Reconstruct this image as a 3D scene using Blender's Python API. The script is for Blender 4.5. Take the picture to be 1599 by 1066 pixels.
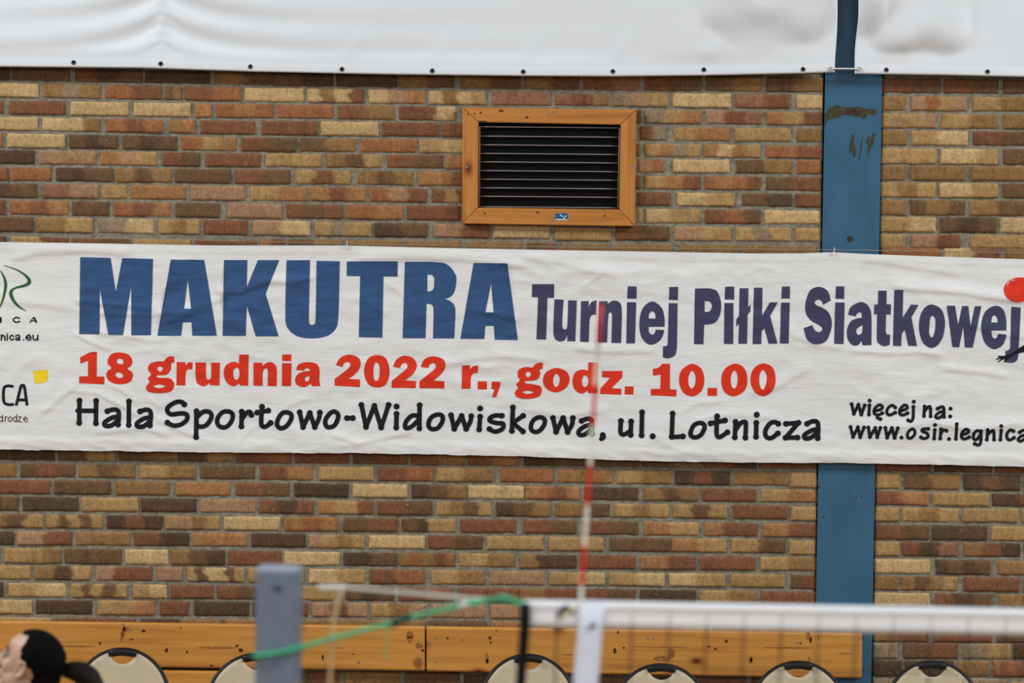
import bpy, bmesh, math, random
from mathutils import Vector, Matrix, noise, geometry
from math import pi, sin, cos, tan, radians, exp, sqrt, atan2

# ------------------------------------------------------------------ clear
for o in list(bpy.data.objects):
    bpy.data.objects.remove(o, do_unlink=True)
SC = bpy.context.scene
COL = SC.collection
random.seed(7)

# ------------------------------------------------------------------ camera
W, H = 1599.0, 1066.0
F_PX = 9250.0
CAM_LOC = Vector((0.0, -25.0, 4.2))
PITCH = math.atan(770.0 / F_PX)
ROLL = 0.0131
cam_d = bpy.data.cameras.new('camera')
cam_d.sensor_width = 36.0
cam_d.lens = F_PX / W * 36.0
cam_d.clip_end = 200.0
cam_d.dof.use_dof = True
cam_d.dof.focus_distance = 25.05
cam_d.dof.aperture_fstop = cam_d.lens / 57.0
cam = bpy.data.objects.new('camera', cam_d)
COL.objects.link(cam)
ROT = Matrix.Rotation(pi / 2 - PITCH, 3, 'X') @ Matrix.Rotation(ROLL, 3, 'Z')
cam.matrix_world = Matrix.Translation(CAM_LOC) @ ROT.to_4x4()
SC.camera = cam

# ------------------------------------------------------------------ world, lamps, exposure
wd = bpy.data.worlds.new('world')
SC.world = wd
wd.use_nodes = True
bg = wd.node_tree.nodes['Background']
bg.inputs[0].default_value = (0.80, 0.91, 1.0, 1)
bg.inputs[1].default_value = 0.19


def lamp(name, loc, aim, power, sx, sy):
    l = bpy.data.lights.new(name, 'AREA')
    l.shape = 'RECTANGLE'
    l.size = sx
    l.size_y = sy
    l.energy = power
    l.color = (0.95, 0.985, 1.0)
    o = bpy.data.objects.new(name, l)
    o.location = loc
    d = Vector(aim) - Vector(loc)
    o.rotation_euler = d.to_track_quat('-Z', 'Y').to_euler()
    COL.objects.link(o)
    return o


# floodlights along both side walls of the hall, and two rows across it
lamp('hall_floodlight', (-9.0, -4.6, 8.4), (0.5, 0, 1.5), 860, 3.0, 0.4)
lamp('hall_floodlight', (9.6, -4.6, 8.4), (0.5, 0, 1.5), 860, 3.0, 0.4)
lamp('hall_lamp', (0.5, -13.5, 9.0), (0.5, -13.0, 0), 460, 16.0, 0.35)
lamp('hall_lamp', (0.5, -20.0, 9.0), (0.5, -19.0, 0), 1120, 16.0, 0.35)

vs = SC.view_settings
vs.view_transform = 'Standard'
vs.look = 'None'
vs.gamma = 1.0
vs.use_curve_mapping = False
vs.exposure = 0.0


# ------------------------------------------------------------------ helpers
def at(px, py, Y):
    """world point on the vertical plane y=Y seen at photo pixel (px,py)"""
    d = ROT @ Vector(((px - W / 2) / F_PX, -(py - H / 2) / F_PX, -1.0))
    t = (Y - CAM_LOC.y) / d.y
    return CAM_LOC + d * t


def on_height(px, py, z):
    d = ROT @ Vector(((px - W / 2) / F_PX, -(py - H / 2) / F_PX, -1.0))
    t = (z - CAM_LOC.z) / d.z
    return CAM_LOC + d * t


def lin(c):
    return tuple(((v / 255.0) / 12.92 if v / 255.0 <= 0.04045 else ((v / 255.0 + 0.055) / 1.055) ** 2.4) for v in c)


def link_mesh(name, verts, faces, mats=None, parent=None, smooth=False, midx=None):
    me = bpy.data.meshes.new(name)
    me.from_pydata([tuple(v) for v in verts], [], faces)
    if mats:
        for m in (mats if isinstance(mats, (list, tuple)) else [mats]):
            me.materials.append(m)
    if midx:
        me.polygons.foreach_set('material_index', midx)
    if smooth:
        me.polygons.foreach_set('use_smooth', [True] * len(me.polygons))
    me.update()
    o = bpy.data.objects.new(name, me)
    COL.objects.link(o)
    if parent:
        o.parent = parent
    return o


class MB:
    def __init__(self):
        self.v = []
        self.f = []
        self.m = []

    def add(self, vs_, fs_, mi=0):
        b = len(self.v)
        self.v += [Vector(v) for v in vs_]
        for f in fs_:
            self.f.append(tuple(i + b for i in f))
            self.m.append(mi)

    def box(self, lo, hi, mi=0):
        x0, y0, z0 = lo
        x1, y1, z1 = hi
        self.add([(x0, y0, z0), (x1, y0, z0), (x1, y1, z0), (x0, y1, z0), (x0, y0, z1), (x1, y0, z1), (x1, y1, z1), (x0, y1, z1)],
                 [(0, 3, 2, 1), (4, 5, 6, 7), (0, 1, 5, 4), (1, 2, 6, 5), (2, 3, 7, 6), (3, 0, 4, 7)], mi)

    def prism(self, pts, yf, yb, mi=0):
        """pts: (x,z) outline; front face at yf, back at yb"""
        n = len(pts)
        vs_ = [(p[0], yf, p[1]) for p in pts] + [(p[0], yb, p[1]) for p in pts]
        fs_ = [tuple(range(n)), tuple(range(2 * n - 1, n - 1, -1))]
        for i in range(n):
            j = (i + 1) % n
            fs_.append((i, i + n, j + n, j))
        self.add(vs_, fs_, mi)

    def tube(self, path, r, n=10, mi=0, closed=False, caps=True):
        path = [Vector(p) for p in path]
        k = len(path)
        rr = r if isinstance(r, (list, tuple)) else [r] * k
        prev = None
        rings = []
        for i, p in enumerate(path):
            if closed:
                t = path[(i + 1) % k] - path[i - 1]
            else:
                t = path[min(i + 1, k - 1)] - path[max(i - 1, 0)]
            t.normalize()
            if prev is None:
                a = Vector((0, 0, 1)) if abs(t.z) < 0.9 else Vector((0, 1, 0))
                u = t.cross(a).normalized()
            else:
                u = (prev - t * prev.dot(t)).normalized()
            prev = u
            w = t.cross(u)
            rings.append([p + (u * cos(2 * pi * j / n) + w * sin(2 * pi * j / n)) * rr[i] for j in range(n)])
        vs_ = [q for ring in rings for q in ring]
        fs_ = []
        for i in range(k if closed else k - 1):
            a = i * n
            b = ((i + 1) % k) * n
            for j in range(n):
                fs_.append((a + j, a + (j + 1) % n, b + (j + 1) % n, b + j))
        if caps and not closed:
            fs_.append(tuple(range(n - 1, -1, -1)))
            fs_.append(tuple((k - 1) * n + j for j in range(n)))
        self.add(vs_, fs_, mi)

    def ball(self, c, rad, nu=16, nv=10, mi=0):
        c = Vector(c)
        rad = rad if isinstance(rad, (tuple, list)) else (rad,) * 3
        vs_ = []
        for i in range(nv + 1):
            th = pi * i / nv
            for j in range(nu):
                ph = 2 * pi * j / nu
                vs_.append(c + Vector((rad[0] * sin(th) * cos(ph), rad[1] * sin(th) * sin(ph), rad[2] * cos(th))))
        fs_ = []
        for i in range(nv):
            for j in range(nu):
                fs_.append((i * nu + j, (i + 1) * nu + j, (i + 1) * nu + (j + 1) % nu, i * nu + (j + 1) % nu))
        self.add(vs_, fs_, mi)

    def build(self, name, mats, parent=None, smooth=False, bevel=0, seg=2):
        o = link_mesh(name, self.v, self.f, mats, parent, smooth, self.m)
        bm = bmesh.new()
        bm.from_mesh(o.data)
        bmesh.ops.remove_doubles(bm, verts=bm.verts, dist=1e-6)
        bmesh.ops.recalc_face_normals(bm, faces=bm.faces)
        bm.to_mesh(o.data)
        bm.free()
        if bevel:
            md = o.modifiers.new('bevel', 'BEVEL')
            md.width = bevel
            md.segments = seg
            md.limit_method = 'ANGLE'
        return o


def tag(o, label=None, cat=None, group=None, kind=None):
    if label:
        o['label'] = label
    if cat:
        o['category'] = cat
    if group:
        o['group'] = group
    if kind:
        o['kind'] = kind
    return o


def empty(name, loc):
    o = bpy.data.objects.new(name, None)
    o.empty_display_size = 0.1
    o.location = loc
    COL.objects.link(o)
    return o


def adopt(o, root):
    """parent a mesh made in world space under a root standing at its place"""
    o.parent = root
    o.matrix_parent_inverse = Matrix.Translation(-Vector(root.location))
    return o


def smoothpath(pts, per=8, closed=False):
    P = [Vector(p) for p in pts]
    n = len(P)
    out = []
    rng = n if closed else n - 1
    for i in range(rng):
        p1 = P[i]
        p2 = P[(i + 1) % n]
        p0 = P[(i - 1) % n] if (closed or i > 0) else p1
        p3 = P[(i + 2) % n] if (closed or i + 2 < n) else p2
        for s in range(per):
            t = s / per
            out.append(0.5 * ((2 * p1) + (p2 - p0) * t + (2 * p0 - 5 * p1 + 4 * p2 - p3) * t * t + (3 * p1 - p0 - 3 * p2 + p3) * t ** 3))
    if not closed:
        out.append(P[-1])
    return out


# ------------------------------------------------------------------ materials
class NT:
    def __init__(self, name, rough=0.6, spec=0.3, metal=0.0):
        self.m = bpy.data.materials.new(name)
        self.m.use_nodes = True
        self.t = self.m.node_tree
        self.b = self.t.nodes['Principled BSDF']
        self.b.inputs['Roughness'].default_value = rough
        self.b.inputs['Specular IOR Level'].default_value = spec
        self.b.inputs['Metallic'].default_value = metal

    def n(self, typ, **kw):
        nd = self.t.nodes.new(typ)
        for k, v in kw.items():
            if k in nd.inputs:
                nd.inputs[k].default_value = v
            else:
                setattr(nd, k, v)
        return nd

    def l(self, a, b):
        self.t.links.new(a, b)

    def coords(self, scale=(1, 1, 1), loc=(0, 0, 0)):
        tc = self.n('ShaderNodeTexCoord')
        mp = self.n('ShaderNodeMapping')
        mp.inputs['Scale'].default_value = scale
        mp.inputs['Location'].default_value = loc
        self.l(tc.outputs['Object'], mp.inputs['Vector'])
        return mp.outputs['Vector']

    def noise(self, vec, scale, detail=3, rough=0.55, dist=0.0):
        nd = self.n('ShaderNodeTexNoise')
        nd.inputs['Scale'].default_value = scale
        nd.inputs['Detail'].default_value = detail
        nd.inputs['Roughness'].default_value = rough
        nd.inputs['Distortion'].default_value = dist
        self.l(vec, nd.inputs['Vector'])
        return nd.outputs['Fac']

    def ramp(self, fac, stops):
        r = self.n('ShaderNodeValToRGB')
        e = r.color_ramp.elements
        while len(e) < len(stops):
            e.new(0.5)
        for el, (p, c) in zip(e, stops):
            el.position = p
            el.color = c if len(c) == 4 else (*c, 1)
        self.l(fac, r.inputs['Fac'])
        return r.outputs['Color']

    def mix(self, a, b, fac=1.0, typ='MULTIPLY'):
        x = self.n('ShaderNodeMix')
        x.data_type = 'RGBA'
        x.blend_type = typ
        for sock, val in ((0, fac), (6, a), (7, b)):
            if hasattr(val, 'links'):
                self.l(val, x.inputs[sock])
            else:
                x.inputs[sock].default_value = val if sock == 0 else (val if len(val) == 4 else (*val, 1))
        return x.outputs[2]

    def color(self, s):
        if hasattr(s, 'links'):
            self.l(s, self.b.inputs['Base Color'])
        else:
            self.b.inputs['Base Color'].default_value = (*s, 1)

    def bump(self, fac, strength=0.3, dist=0.01):
        b = self.n('ShaderNodeBump')
        b.inputs['Strength'].default_value = strength
        b.inputs['Distance'].default_value = dist
        self.l(fac, b.inputs['Height'])
        prev = self.b.inputs['Normal']
        if prev.is_linked:
            self.l(prev.links[0].from_socket, b.inputs['Normal'])
        self.l(b.outputs['Normal'], prev)


def G(v):
    return (v, v, v)


def plain(name, rgb, rough=0.6, spec=0.3, metal=0.0, var=0.08, sc=25, bump=0.0):
    t = NT(name, rough, spec, metal)
    c = lin(rgb)
    v = t.coords()
    f = t.noise(v, sc, 4)
    t.color(t.mix(t.ramp(f, [(0.3, G(1 - var)), (0.7, G(1 + var))]), c))
    if bump:
        t.bump(t.noise(v, sc * 6, 3), bump, 0.002)
    return t.m


# bricks: colour per brick from the mesh, streaks and specks from noise
t = NT('brick', 0.9, 0.15)
at_ = t.n('ShaderNodeAttribute', attribute_name='Col')
v1 = t.coords((75, 75, 11))
v2 = t.coords((1, 1, 1))
s1 = t.ramp(t.noise(v1, 1.0, 4, 0.6), [(0.3, G(0.86)), (0.5, G(1.0)), (0.72, G(1.10))])
s2 = t.ramp(t.noise(v2, 70, 6, 0.65), [(0.28, G(0.66)), (0.5, G(1.0)), (0.72, G(1.24))])
s3 = t.ramp(t.noise(v2, 130, 2, 0.5), [(0.22, G(0.25)), (0.30, G(1.0))])
c = t.mix(at_.outputs['Color'], s1)
c = t.mix(c, s2)
c = t.mix(c, s3)
s4 = t.ramp(t.noise(v2, 22, 4, 0.6, 0.5), [(0.3, G(0.80)), (0.5, G(1.0)), (0.75, G(1.10))])
c = t.mix(c, s4)
s5 = t.ramp(t.noise(v2, 75, 3, 0.6, 0.4), [(0.69, G(0.0)), (0.74, G(0.7))])
c = t.mix(c, lin((206, 184, 148)), s5, 'MIX')
t.color(c)
t.bump(t.noise(v2, 160, 5, 0.65), 0.55, 0.006)
M_BRICK = t.m

t = NT('mortar', 0.95, 0.1)
v = t.coords()
c = t.ramp(t.noise(v, 40, 6, 0.7), [(0.25, lin((104, 97, 82))), (0.5, lin((146, 138, 121))), (0.75, lin((172, 165, 148)))])
t.color(c)
t.bump(t.noise(v, 90, 6, 0.7), 0.9, 0.012)
M_MORTAR = t.m


def wood(name, axis, dark, mid, light, seed=0.0):
    t = NT(name, 0.42, 0.4)
    sc = [26, 26, 26]
    sc[axis] = 1.3
    v = t.coords(tuple(sc), (seed, seed * 1.7, seed * 0.6))
    f = t.noise(v, 1.0, 5, 0.6, 0.6)
    c = t.ramp(f, [(0.28, lin(dark)), (0.5, lin(mid)), (0.72, lin(light))])
    # fine grain
    sc2 = [110, 110, 110]
    sc2[axis] = 3.5
    g = t.ramp(t.noise(t.coords(tuple(sc2)), 1.0, 3, 0.5), [(0.25, G(0.88)), (0.5, G(1.0)), (0.8, G(1.04))])
    c = t.mix(c, g)
    # knots
    sk = [5.5, 5.5, 5.5]
    sk[axis] = 3.2
    vk = t.coords(tuple(sk), (seed + 2.3, 0, seed))
    vo = t.n('ShaderNodeTexVoronoi', feature='F1')
    vo.inputs['Scale'].default_value = 1.0
    t.l(vk, vo.inputs['Vector'])
    k = t.ramp(vo.outputs['Distance'], [(0.05, lin((120, 62, 22))), (0.10, (0.75, 0.62, 0.5)), (0.17, G(1.0))])
    c = t.mix(c, k)
    t.color(c)
    t.bump(t.noise(t.coords(tuple(sc2)), 1.0, 3), 0.08, 0.002)
    return t.m


M_BOARD = wood('pine_board', 0, (176, 116, 48), (198, 136, 60), (208, 146, 70), 1.0)
M_FRAME_H = wood('pine_frame_horizontal', 0, (158, 96, 38), (190, 124, 56), (204, 140, 70), 4.0)
M_FRAME_V = wood('pine_frame_vertical', 2, (158, 96, 38), (190, 124, 56), (204, 140, 70), 7.0)


def cloth(name, rgb, fine=0.35, streak=0.05, rough=0.75, spec=0.25, weave=True):
    t = NT(name, rough, spec)
    v = t.coords((3.0, 3.0, 16.0))
    c = t.ramp(t.noise(v, 2.2, 5, 0.6, 0.3), [(0.3, G(1 - streak * 1.6)), (0.55, G(1.0)), (0.75, G(1 + streak))])
    c = t.mix(c, lin(rgb))
    t.color(c)
    vb = t.coords((5.0, 5.0, 20.0))
    t.bump(t.noise(vb, 1.6, 4, 0.55, 0.8), fine * 0.45, 0.012)
    if weave:
        t.bump(t.noise(t.coords((1, 1, 1)), 420, 2), 0.08, 0.001)
    return t.m


M_CLOTH = cloth('banner_cloth', (228, 227, 226), 0.45, 0.018)
M_VINYL = cloth('vinyl_sheet', (226, 229, 233), 0.05, 0.012, 0.6, 0.3)
M_BLUE_INK = cloth('blue_ink', (54, 85, 130), 0.45, 0.16)
M_PURPLE_INK = cloth('purple_ink', (66, 66, 96), 0.45, 0.10)
M_RED_INK = cloth('red_ink', (222, 52, 26), 0.45, 0.06)
M_BLACK_INK = cloth('black_ink', (20, 20, 28), 0.45, 0.05)
M_GREEN_INK = cloth('green_ink', (48, 96, 44), 0.45, 0.12)
M_YELLOW_INK = cloth('yellow_ink', (246, 210, 40), 0.45, 0.06)

# blue painted steel
t = NT('blue_paint', 0.5, 0.4)
v = t.coords((1, 1, 1))
c = t.mix(t.ramp(t.noise(t.coords((9, 9, 3)), 1.0, 6, 0.6), [(0.3, G(0.84)), (0.5, G(1.0)), (0.7, G(1.1))]), lin((50, 95, 124)))
c = t.mix(c, t.ramp(t.noise(v, 60, 3, 0.5), [(0.2, G(0.55)), (0.27, G(1.0))]))
t.color(c)
t.bump(t.noise(v, 50, 4), 0.1, 0.003)
M_BLUE = t.m
M_CHIP = plain('bare_steel', (66, 66, 50), 0.8, 0.2, 0.0, 0.35, 60)
M_CHIP2 = plain('rusty_steel', (66, 50, 38), 0.8, 0.2, 0.0, 0.4, 70)

M_METAL = plain('grey_metal', (150, 146, 150), 0.4, 0.5, 0.6, 0.05)
M_SLAT = plain('slat_metal', (150, 136, 132), 0.5, 0.4, 0.2, 0.12, 40)
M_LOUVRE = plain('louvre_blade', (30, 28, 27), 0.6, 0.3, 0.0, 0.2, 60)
M_VOID = plain('duct_black', (14, 14, 15), 0.9, 0.1)
M_STICK = plain('sticker_blue', (24, 84, 128), 0.4, 0.4, 0, 0.2, 30)
M_WHITE = plain('white_paint', (225, 225, 222), 0.6, 0.3)
M_GROMMET = plain('grommet_brass', (96, 92, 92), 0.35, 0.5, 0.7)
M_HOLE = plain('grommet_hole', (12, 12, 14), 0.9, 0.1)
M_CORD = plain('white_cord', (214, 212, 200), 0.8, 0.2, 0, 0.08, 80)
M_WIRE = plain('steel_wire', (158, 148, 128), 0.5, 0.4, 0.3)
M_RIM = plain('black_tube', (14, 12, 13), 0.5, 0.35)
M_SEAT = plain('beige_plywood', (186, 170, 142), 0.5, 0.4, 0, 0.06, 8)
M_POST = plain('grey_post_paint', (112, 122, 140), 0.5, 0.4, 0, 0.06, 20)
M_POSTCAP = plain('post_cap', (150, 158, 172), 0.5, 0.4)
M_TAPE = plain('net_tape', (246, 247, 250), 0.7, 0.3, 0, 0.02, 20)
M_SLEEVE = plain('antenna_sleeve', (222, 226, 240), 0.7, 0.3, 0, 0.03, 20)
M_STRING = plain('net_string', (34, 30, 28), 0.8, 0.2)
M_BLACKROPE = plain('black_rope', (14, 13, 14), 0.8, 0.2)
M_ROPE = plain('green_rope', (66, 178, 128), 0.7, 0.3, 0, 0.2, 90)
M_KNOT = plain('dark_knot', (18, 66, 52), 0.8, 0.2, 0, 0.3, 120)
M_RED = plain('antenna_red', (214, 40, 36), 0.4, 0.4, 0, 0.05)
M_CREAM = plain('antenna_white', (236, 232, 216), 0.4, 0.4, 0, 0.03)
M_FLOOR = wood('sports_floor', 0, (120, 92, 60), (150, 116, 76), (166, 130, 88), 3.0)

# ------------------------------------------------------------------ floor
tag(link_mesh('floor', [(-9, -27, 0), (9, -27, 0), (9, 0.3, 0), (-9, 0.3, 0)], [(0, 1, 2, 3)], M_FLOOR), kind='structure')

# ------------------------------------------------------------------ brick wall
PAL = {'Y': (195, 161, 110), 'y': (172, 135, 85), 't': (146, 109, 66), 'o': (164, 115, 71), 'O': (155, 99, 62),
       'r': (130, 84, 57), 'R': (147, 102, 76), 'p': (168, 127, 93), 'g': (146, 124, 96), 'b': (113, 83, 56), 'd': (90, 69, 50)}
PALL = {}
for k_, v_ in PAL.items():
    g_ = sum(v_) / 3
    PALL[k_] = tuple(min(1.0, x * 1.0) for x in lin(tuple(g_ + (q - g_) * 0.93 for q in v_)))
COLX = (1280.5, 1370.0)      # steel column at y=533 (photo pixels)


def col_edges(y):
    return 1281.2 - (y - 533) * 0.0155, 1370.2 - (y - 533) * 0.0165


ZONES = {}
ROWS = {}     # (zone,k) -> list of (x0region, x1region, ytop fn)


def region(zone, x0, y0, s, text, w=1599.0):
    for line in text.strip().split('\n'):
        head, rest = line.split(':')
        k = int(head.strip())
        parts = rest.split('|')
        a = [float(q) for q in parts[0].split()]
        tl, bl, tr, br = [y0 + q / s for q in a]
        xr = x0 + w / s
        fn = (x0, xr, tl, tr, bl, br)
        ROWS.setdefault((zone, k), []).append(fn)
        for b in parts[1:]:
            q = b.split()
            xa, xb, code = x0 + float(q[0]) / s, x0 + float(q[1]) / s, q[2]
            lst = ZONES.setdefault((zone, k), [])
            if any(min(xb, o[1]) - max(xa, o[0]) > 6 for o in lst):
                continue
            lst.append((xa, xb, code, fn))


S4 = 3.9975
region('T', 0, 114, S4, """
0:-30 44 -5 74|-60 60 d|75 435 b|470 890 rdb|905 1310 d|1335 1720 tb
1:62 150 92 178|-130 238 Y|268 628 tgt|655 1008 Or|1032 1130 bt|1150 1500 rO|1527 1895 Y
2:172 256 194 282|-300 22 r|55 408 rr|440 800 Y|835 1190 Y|1222 1315 o|1350 1705 OoO
3:274 356 300 386|-120 235 Y|265 622 YYt|662 1015 OrO|1050 1215 to|1250 1590 r
4:376 464 404 490|-300 14 o|45 403 Y|432 735 bdb|765 1105 bdb|1130 1478 Oyo|1508 1850 rb
5:480 566 502 588|-140 213 d|243 598 p|628 978 opy|1015 1245 rb|1285 1625 r
6:588 670 602 692|-300 48 r|65 320 O|350 703 db|722 1070 tbt|1090 1440 b|1465 1810 rb
7:690 776 708 798|-130 230 db|262 612 Rp|640 790 y|812 1160 o|1190 1530 p|1565 1915 yo
8:794 884 816 908|-300 30 r|63 425 Oro|450 680 b|712 1065 Oro|1095 1370 b|1422 1757 p
9:898 990 920 1014|-150 205 b|230 577 ty|610 960 gY|990 1245 yty|1270 1545 r|1580 1935 pY
10:1018 1100 1046 1126|-300 35 b|70 425 yr|455 800 rb|835 1190 y|1225 1600 r
""")
region('T', 400, 114, S4, """
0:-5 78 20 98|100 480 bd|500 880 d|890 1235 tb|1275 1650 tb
1:92 178 116 202|318 672 YtYr|703 1052 Ypo|1078 1433 YtYy|1475 1840 R
2:194 280 216 304|128 478 O|510 862 rt|893 1243 rrY|1290 1600 r
3:296 386 318 402|35 385 r|405 760 Y|785 1132 r|1158 1500 r
4:404 488 420 504|275 620 bt|652 1000 O|1020 1375 yY
5:502 584 516 602|58 410 y|437 785 tby|815 1165 rb|1185 1500 o
6:600 690 622 710|245 590 yry|632 980 tbt|1012 1350 oor
7:706 792 730 816|340 685 oro|710 1062 Opr|1100 1400 ryr
8:814 904 836 926|188 540 rbr|562 915 Oo|940 1270 r
9:924 1014 946 1032|370 720 ygyy|738 1065 db|1110 1455 pr|1480 1830 Y
10:1034 1110 1056 1130|200 540 bt|570 900 t|930 1280 t|1310 1660 t
""")
region('T', 700, 150, 4.845, """
1:-30 60 -10 80|805 1215 Rrt
9:980 1080 1000 1100|805 1230 y
""", 1500.0)
region('T', 900, 114, S4, """
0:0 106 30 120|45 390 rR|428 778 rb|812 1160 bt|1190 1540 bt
1:118 206 138 226|228 570 gpy|605 962 Y|990 1335 Rr|1378 1535 Y
2:222 308 246 328|430 780 gyo|808 1160 prR|1185 1535 oyr
3:330 416 348 432|398 560 rg|607 960 yoo|990 1340 yyy|1378 1530 t
4:436 516 456 536|425 775 yogy|797 1147 oYoy|1185 1535 Or
5:536 616 546 632|388 545 pO|605 955 Y|1000 1350 bt|1380 1530 O
6:636 718 652 738|428 775 yor|803 1150 OoOr|1185 1530 br
7:742 822 756 838|385 585 r|632 985 Yy|1035 1345 bd|1370 1525 r
8:842 934 860 944|385 408 y|430 780 Yy|805 1150 rOb|1175 1525 Y
9:950 1042 968 1054|245 580 rb|612 965 py|997 1340 ygy|1368 1525 y
10:1066 1140 1080 1160|-100 190 t|220 600 t|640 1000 t|1020 1500 t
""")
region('T', 1199, 114, S4, """
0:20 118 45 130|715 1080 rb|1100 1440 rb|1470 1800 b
1:140 232 150 240|712 862 t|897 1245 pOyp|1282 1640 yt
2:246 338 258 350|708 1050 ypyp|1085 1438 yt|1472 1800 t
3:352 446 366 456|708 865 t|897 1248 yY|1280 1640 rb
4:464 562 476 574|705 1052 yy|1080 1435 YYy|1472 1800 b
5:576 666 584 674|700 860 t|895 1235 tt|1270 1620 t
6:676 770 690 782|705 1045 yty|1072 1440 Yy|1470 1800 b
7:784 880 798 894|702 858 t|890 1232 btb|1260 1600 tb
8:892 986 904 1000|703 1048 yY|1080 1430 bdb|1453 1800 Y
9:1004 1090 1012 1096|700 860 y|900 1200 pr|1265 1600 y
""")
region('B', 0, 705, S4, """
0:-40 50 -22 70|-50 340 d|365 720 by|742 1085 bt|1110 1455 by|1480 1815 rO
1:74 158 92 174|-250 100 t|128 470 brb|492 845 tbt|875 1220 yt|1248 1590 bb
2:176 262 194 280|-60 310 r|340 688 b|720 1055 t|1098 1435 o|1470 1808 rb
3:280 368 298 382|-230 115 b|143 487 d|510 862 yy|882 1225 d|1248 1595 p
4:390 474 406 492|-80 270 tby|292 640 ybyby|668 1010 drd|1030 1372 ypty|1400 1750 Y
5:496 582 510 594|-260 85 d|108 445 pr|477 815 t|835 1182 rd|1200 1545 o|1570 1908 d
6:602 696 618 714|25 383 yyt|402 755 bb|782 1050 Y|1068 1402 tbd|1422 1755 r
7:710 796 726 816|-150 190 y|222 565 tdy|598 950 prr|980 1137 p|1170 1525 ybYYby|1550 1895 y
8:818 906 838 922|-300 20 d|55 412 yY|445 790 ybyby|832 1040 yY|1065 1330 rr|1352 1690 rb
9:924 1012 938 1028|-150 198 Y|225 575 d|610 962 yyo|1000 1175 r|1212 1555 d|1578 1720 d
10:1034 1100 1050 1120|-200 320 y|350 850 r|880 1110 d|1130 1380 t
""")
region('B', 400, 705, S4, """
0:-20 70 0 88|245 580 rr|605 945 br|968 1300 rt|1325 1640 ro
1:90 176 104 192|22 355 ro|390 730 y|762 1105 rO|1130 1480 yt|1525 1855 O
2:196 278 212 298|240 575 d|605 942 Y|970 1310 dbt|1325 1670 Y
3:300 386 318 404|22 360 rdr|387 730 oyr|757 1100 rb|1125 1470 ytby|1500 1840 dbt
4:406 494 424 508|175 515 oOo|545 885 br|908 1245 bdyy|1278 1620 rr
5:514 598 528 614|332 678 pyty|705 1050 YYY|1075 1415 rb|1440 1790 yy
6:622 710 638 722|-180 160 r|175 522 Y|545 880 db|900 1240 tOtrO|1265 1615 yt
7:728 820 744 832|-50 20 y|50 298 Y|330 678 Yy|710 1055 rO|1095 1425 yt|1455 1800 p
8:838 924 854 940|-50 130 r|150 490 y|560 860 bdb|890 1230 rR|1270 1640 r
9:938 1026 956 1042|140 322 br|350 692 pbp|720 1065 ytp|1090 1430 p|1465 1800 p
10:1044 1120 1060 1130|100 500 t|520 860 t
13:1368 1450 1382 1464|106 157 d|180 520 br|553 895 t|930 1270 b
""")
region('B', 800, 705, S4, """
0:-5 86 26 106|75 470 db|510 790 b|810 1190 bt|1200 1520 rd|1545 1900 r
1:106 192 128 212|285 625 oto|650 990 yt|1017 1358 drd|1382 1720 t
2:214 298 234 314|85 418 oOro|450 785 dd|820 1160 tbt|1185 1520 rr|1550 1900 yo
3:318 402 336 420|268 607 tb|635 978 yty|1005 1338 yby|1378 1715 r
4:426 508 448 532|72 400 rb|440 785 rb|825 1165 oy|1200 1530 orr|1560 1900 or
5:530 615 548 632|232 570 yy|612 985 bb|1000 1335 oy|1368 1705 yb
6:642 728 656 742|47 400 tdd|428 770 rr|805 1145 or|1172 1517 rr|1550 1900 yt
7:748 830 766 848|232 577 yY|607 950 yY|980 1328 Yy|1365 1700 yy
8:852 940 870 960|50 395 tr|430 770 rb|798 1145 d|1175 1520 yt|1552 1900 r
""")
region('B', 1199, 705, S4, """
0:40 116 60 134|670 1015 r|1040 1400 db|1420 1750 rb
1:126 222 150 246|145 305 y|668 825 y|850 1197 bt|1222 1575 dbd
2:232 324 266 344|668 1005 ro|1033 1378 y|1400 1750 dr
3:342 430 358 444|148 302 y|665 818 y|842 1190 yty|1218 1560 y|1590 1900 y
4:450 544 466 558|663 1005 rb|1028 1370 d|1395 1750 y
5:554 642 572 660|138 298 y|662 820 y|840 1185 rdR|1222 1575 trd
6:660 750 682 772|660 1012 Y|1050 1390 dbdb|1435 1750 t
7:766 856 788 876|148 297 br|660 817 t|835 1185 tbty|1225 1570 rr
8:870 960 892 978|658 1010 Y|1048 1395 rdb|1440 1750 tb
9:972 1060 996 1080|640 900 r|940 1300 r|1320 1700 r
""")
region('B', 1180, 860, 3.816, """
10:448 538 460 546|700 1030 tr|1060 1410 r|1440 1800 b
11:545 640 552 646|700 842 g|880 1205 br|1230 1520 gy|1540 1800 d
12:650 748 656 752|700 870 d|890 1180 d|1200 1392 t|1412 1700 Or
13:758 850 762 856|700 1000 gt|1040 1500 g
""")

# auto rows: above, behind the tournament banner, below
ZR = dict(ROWS)
for i in range(1, 24):
    y = 103 - i * 26.4
    ZR[('U', i)] = [(0, 1599, y, y + 20.5, y + 21.8, y + 42.3)]
for i in range(12):
    y = 396 + i * 25.0
    ZR[('M', i)] = [(0, 1599, y, y + 21, y + 21, y + 42)]
for i in range(11, 24):
    y = 937 + (i - 9) * 26.6
    lst = ZR.setdefault(('B', i), [])
    lst.insert(0, (0, 1599, y, y + 21, y + 22.0, y + 43))


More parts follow.
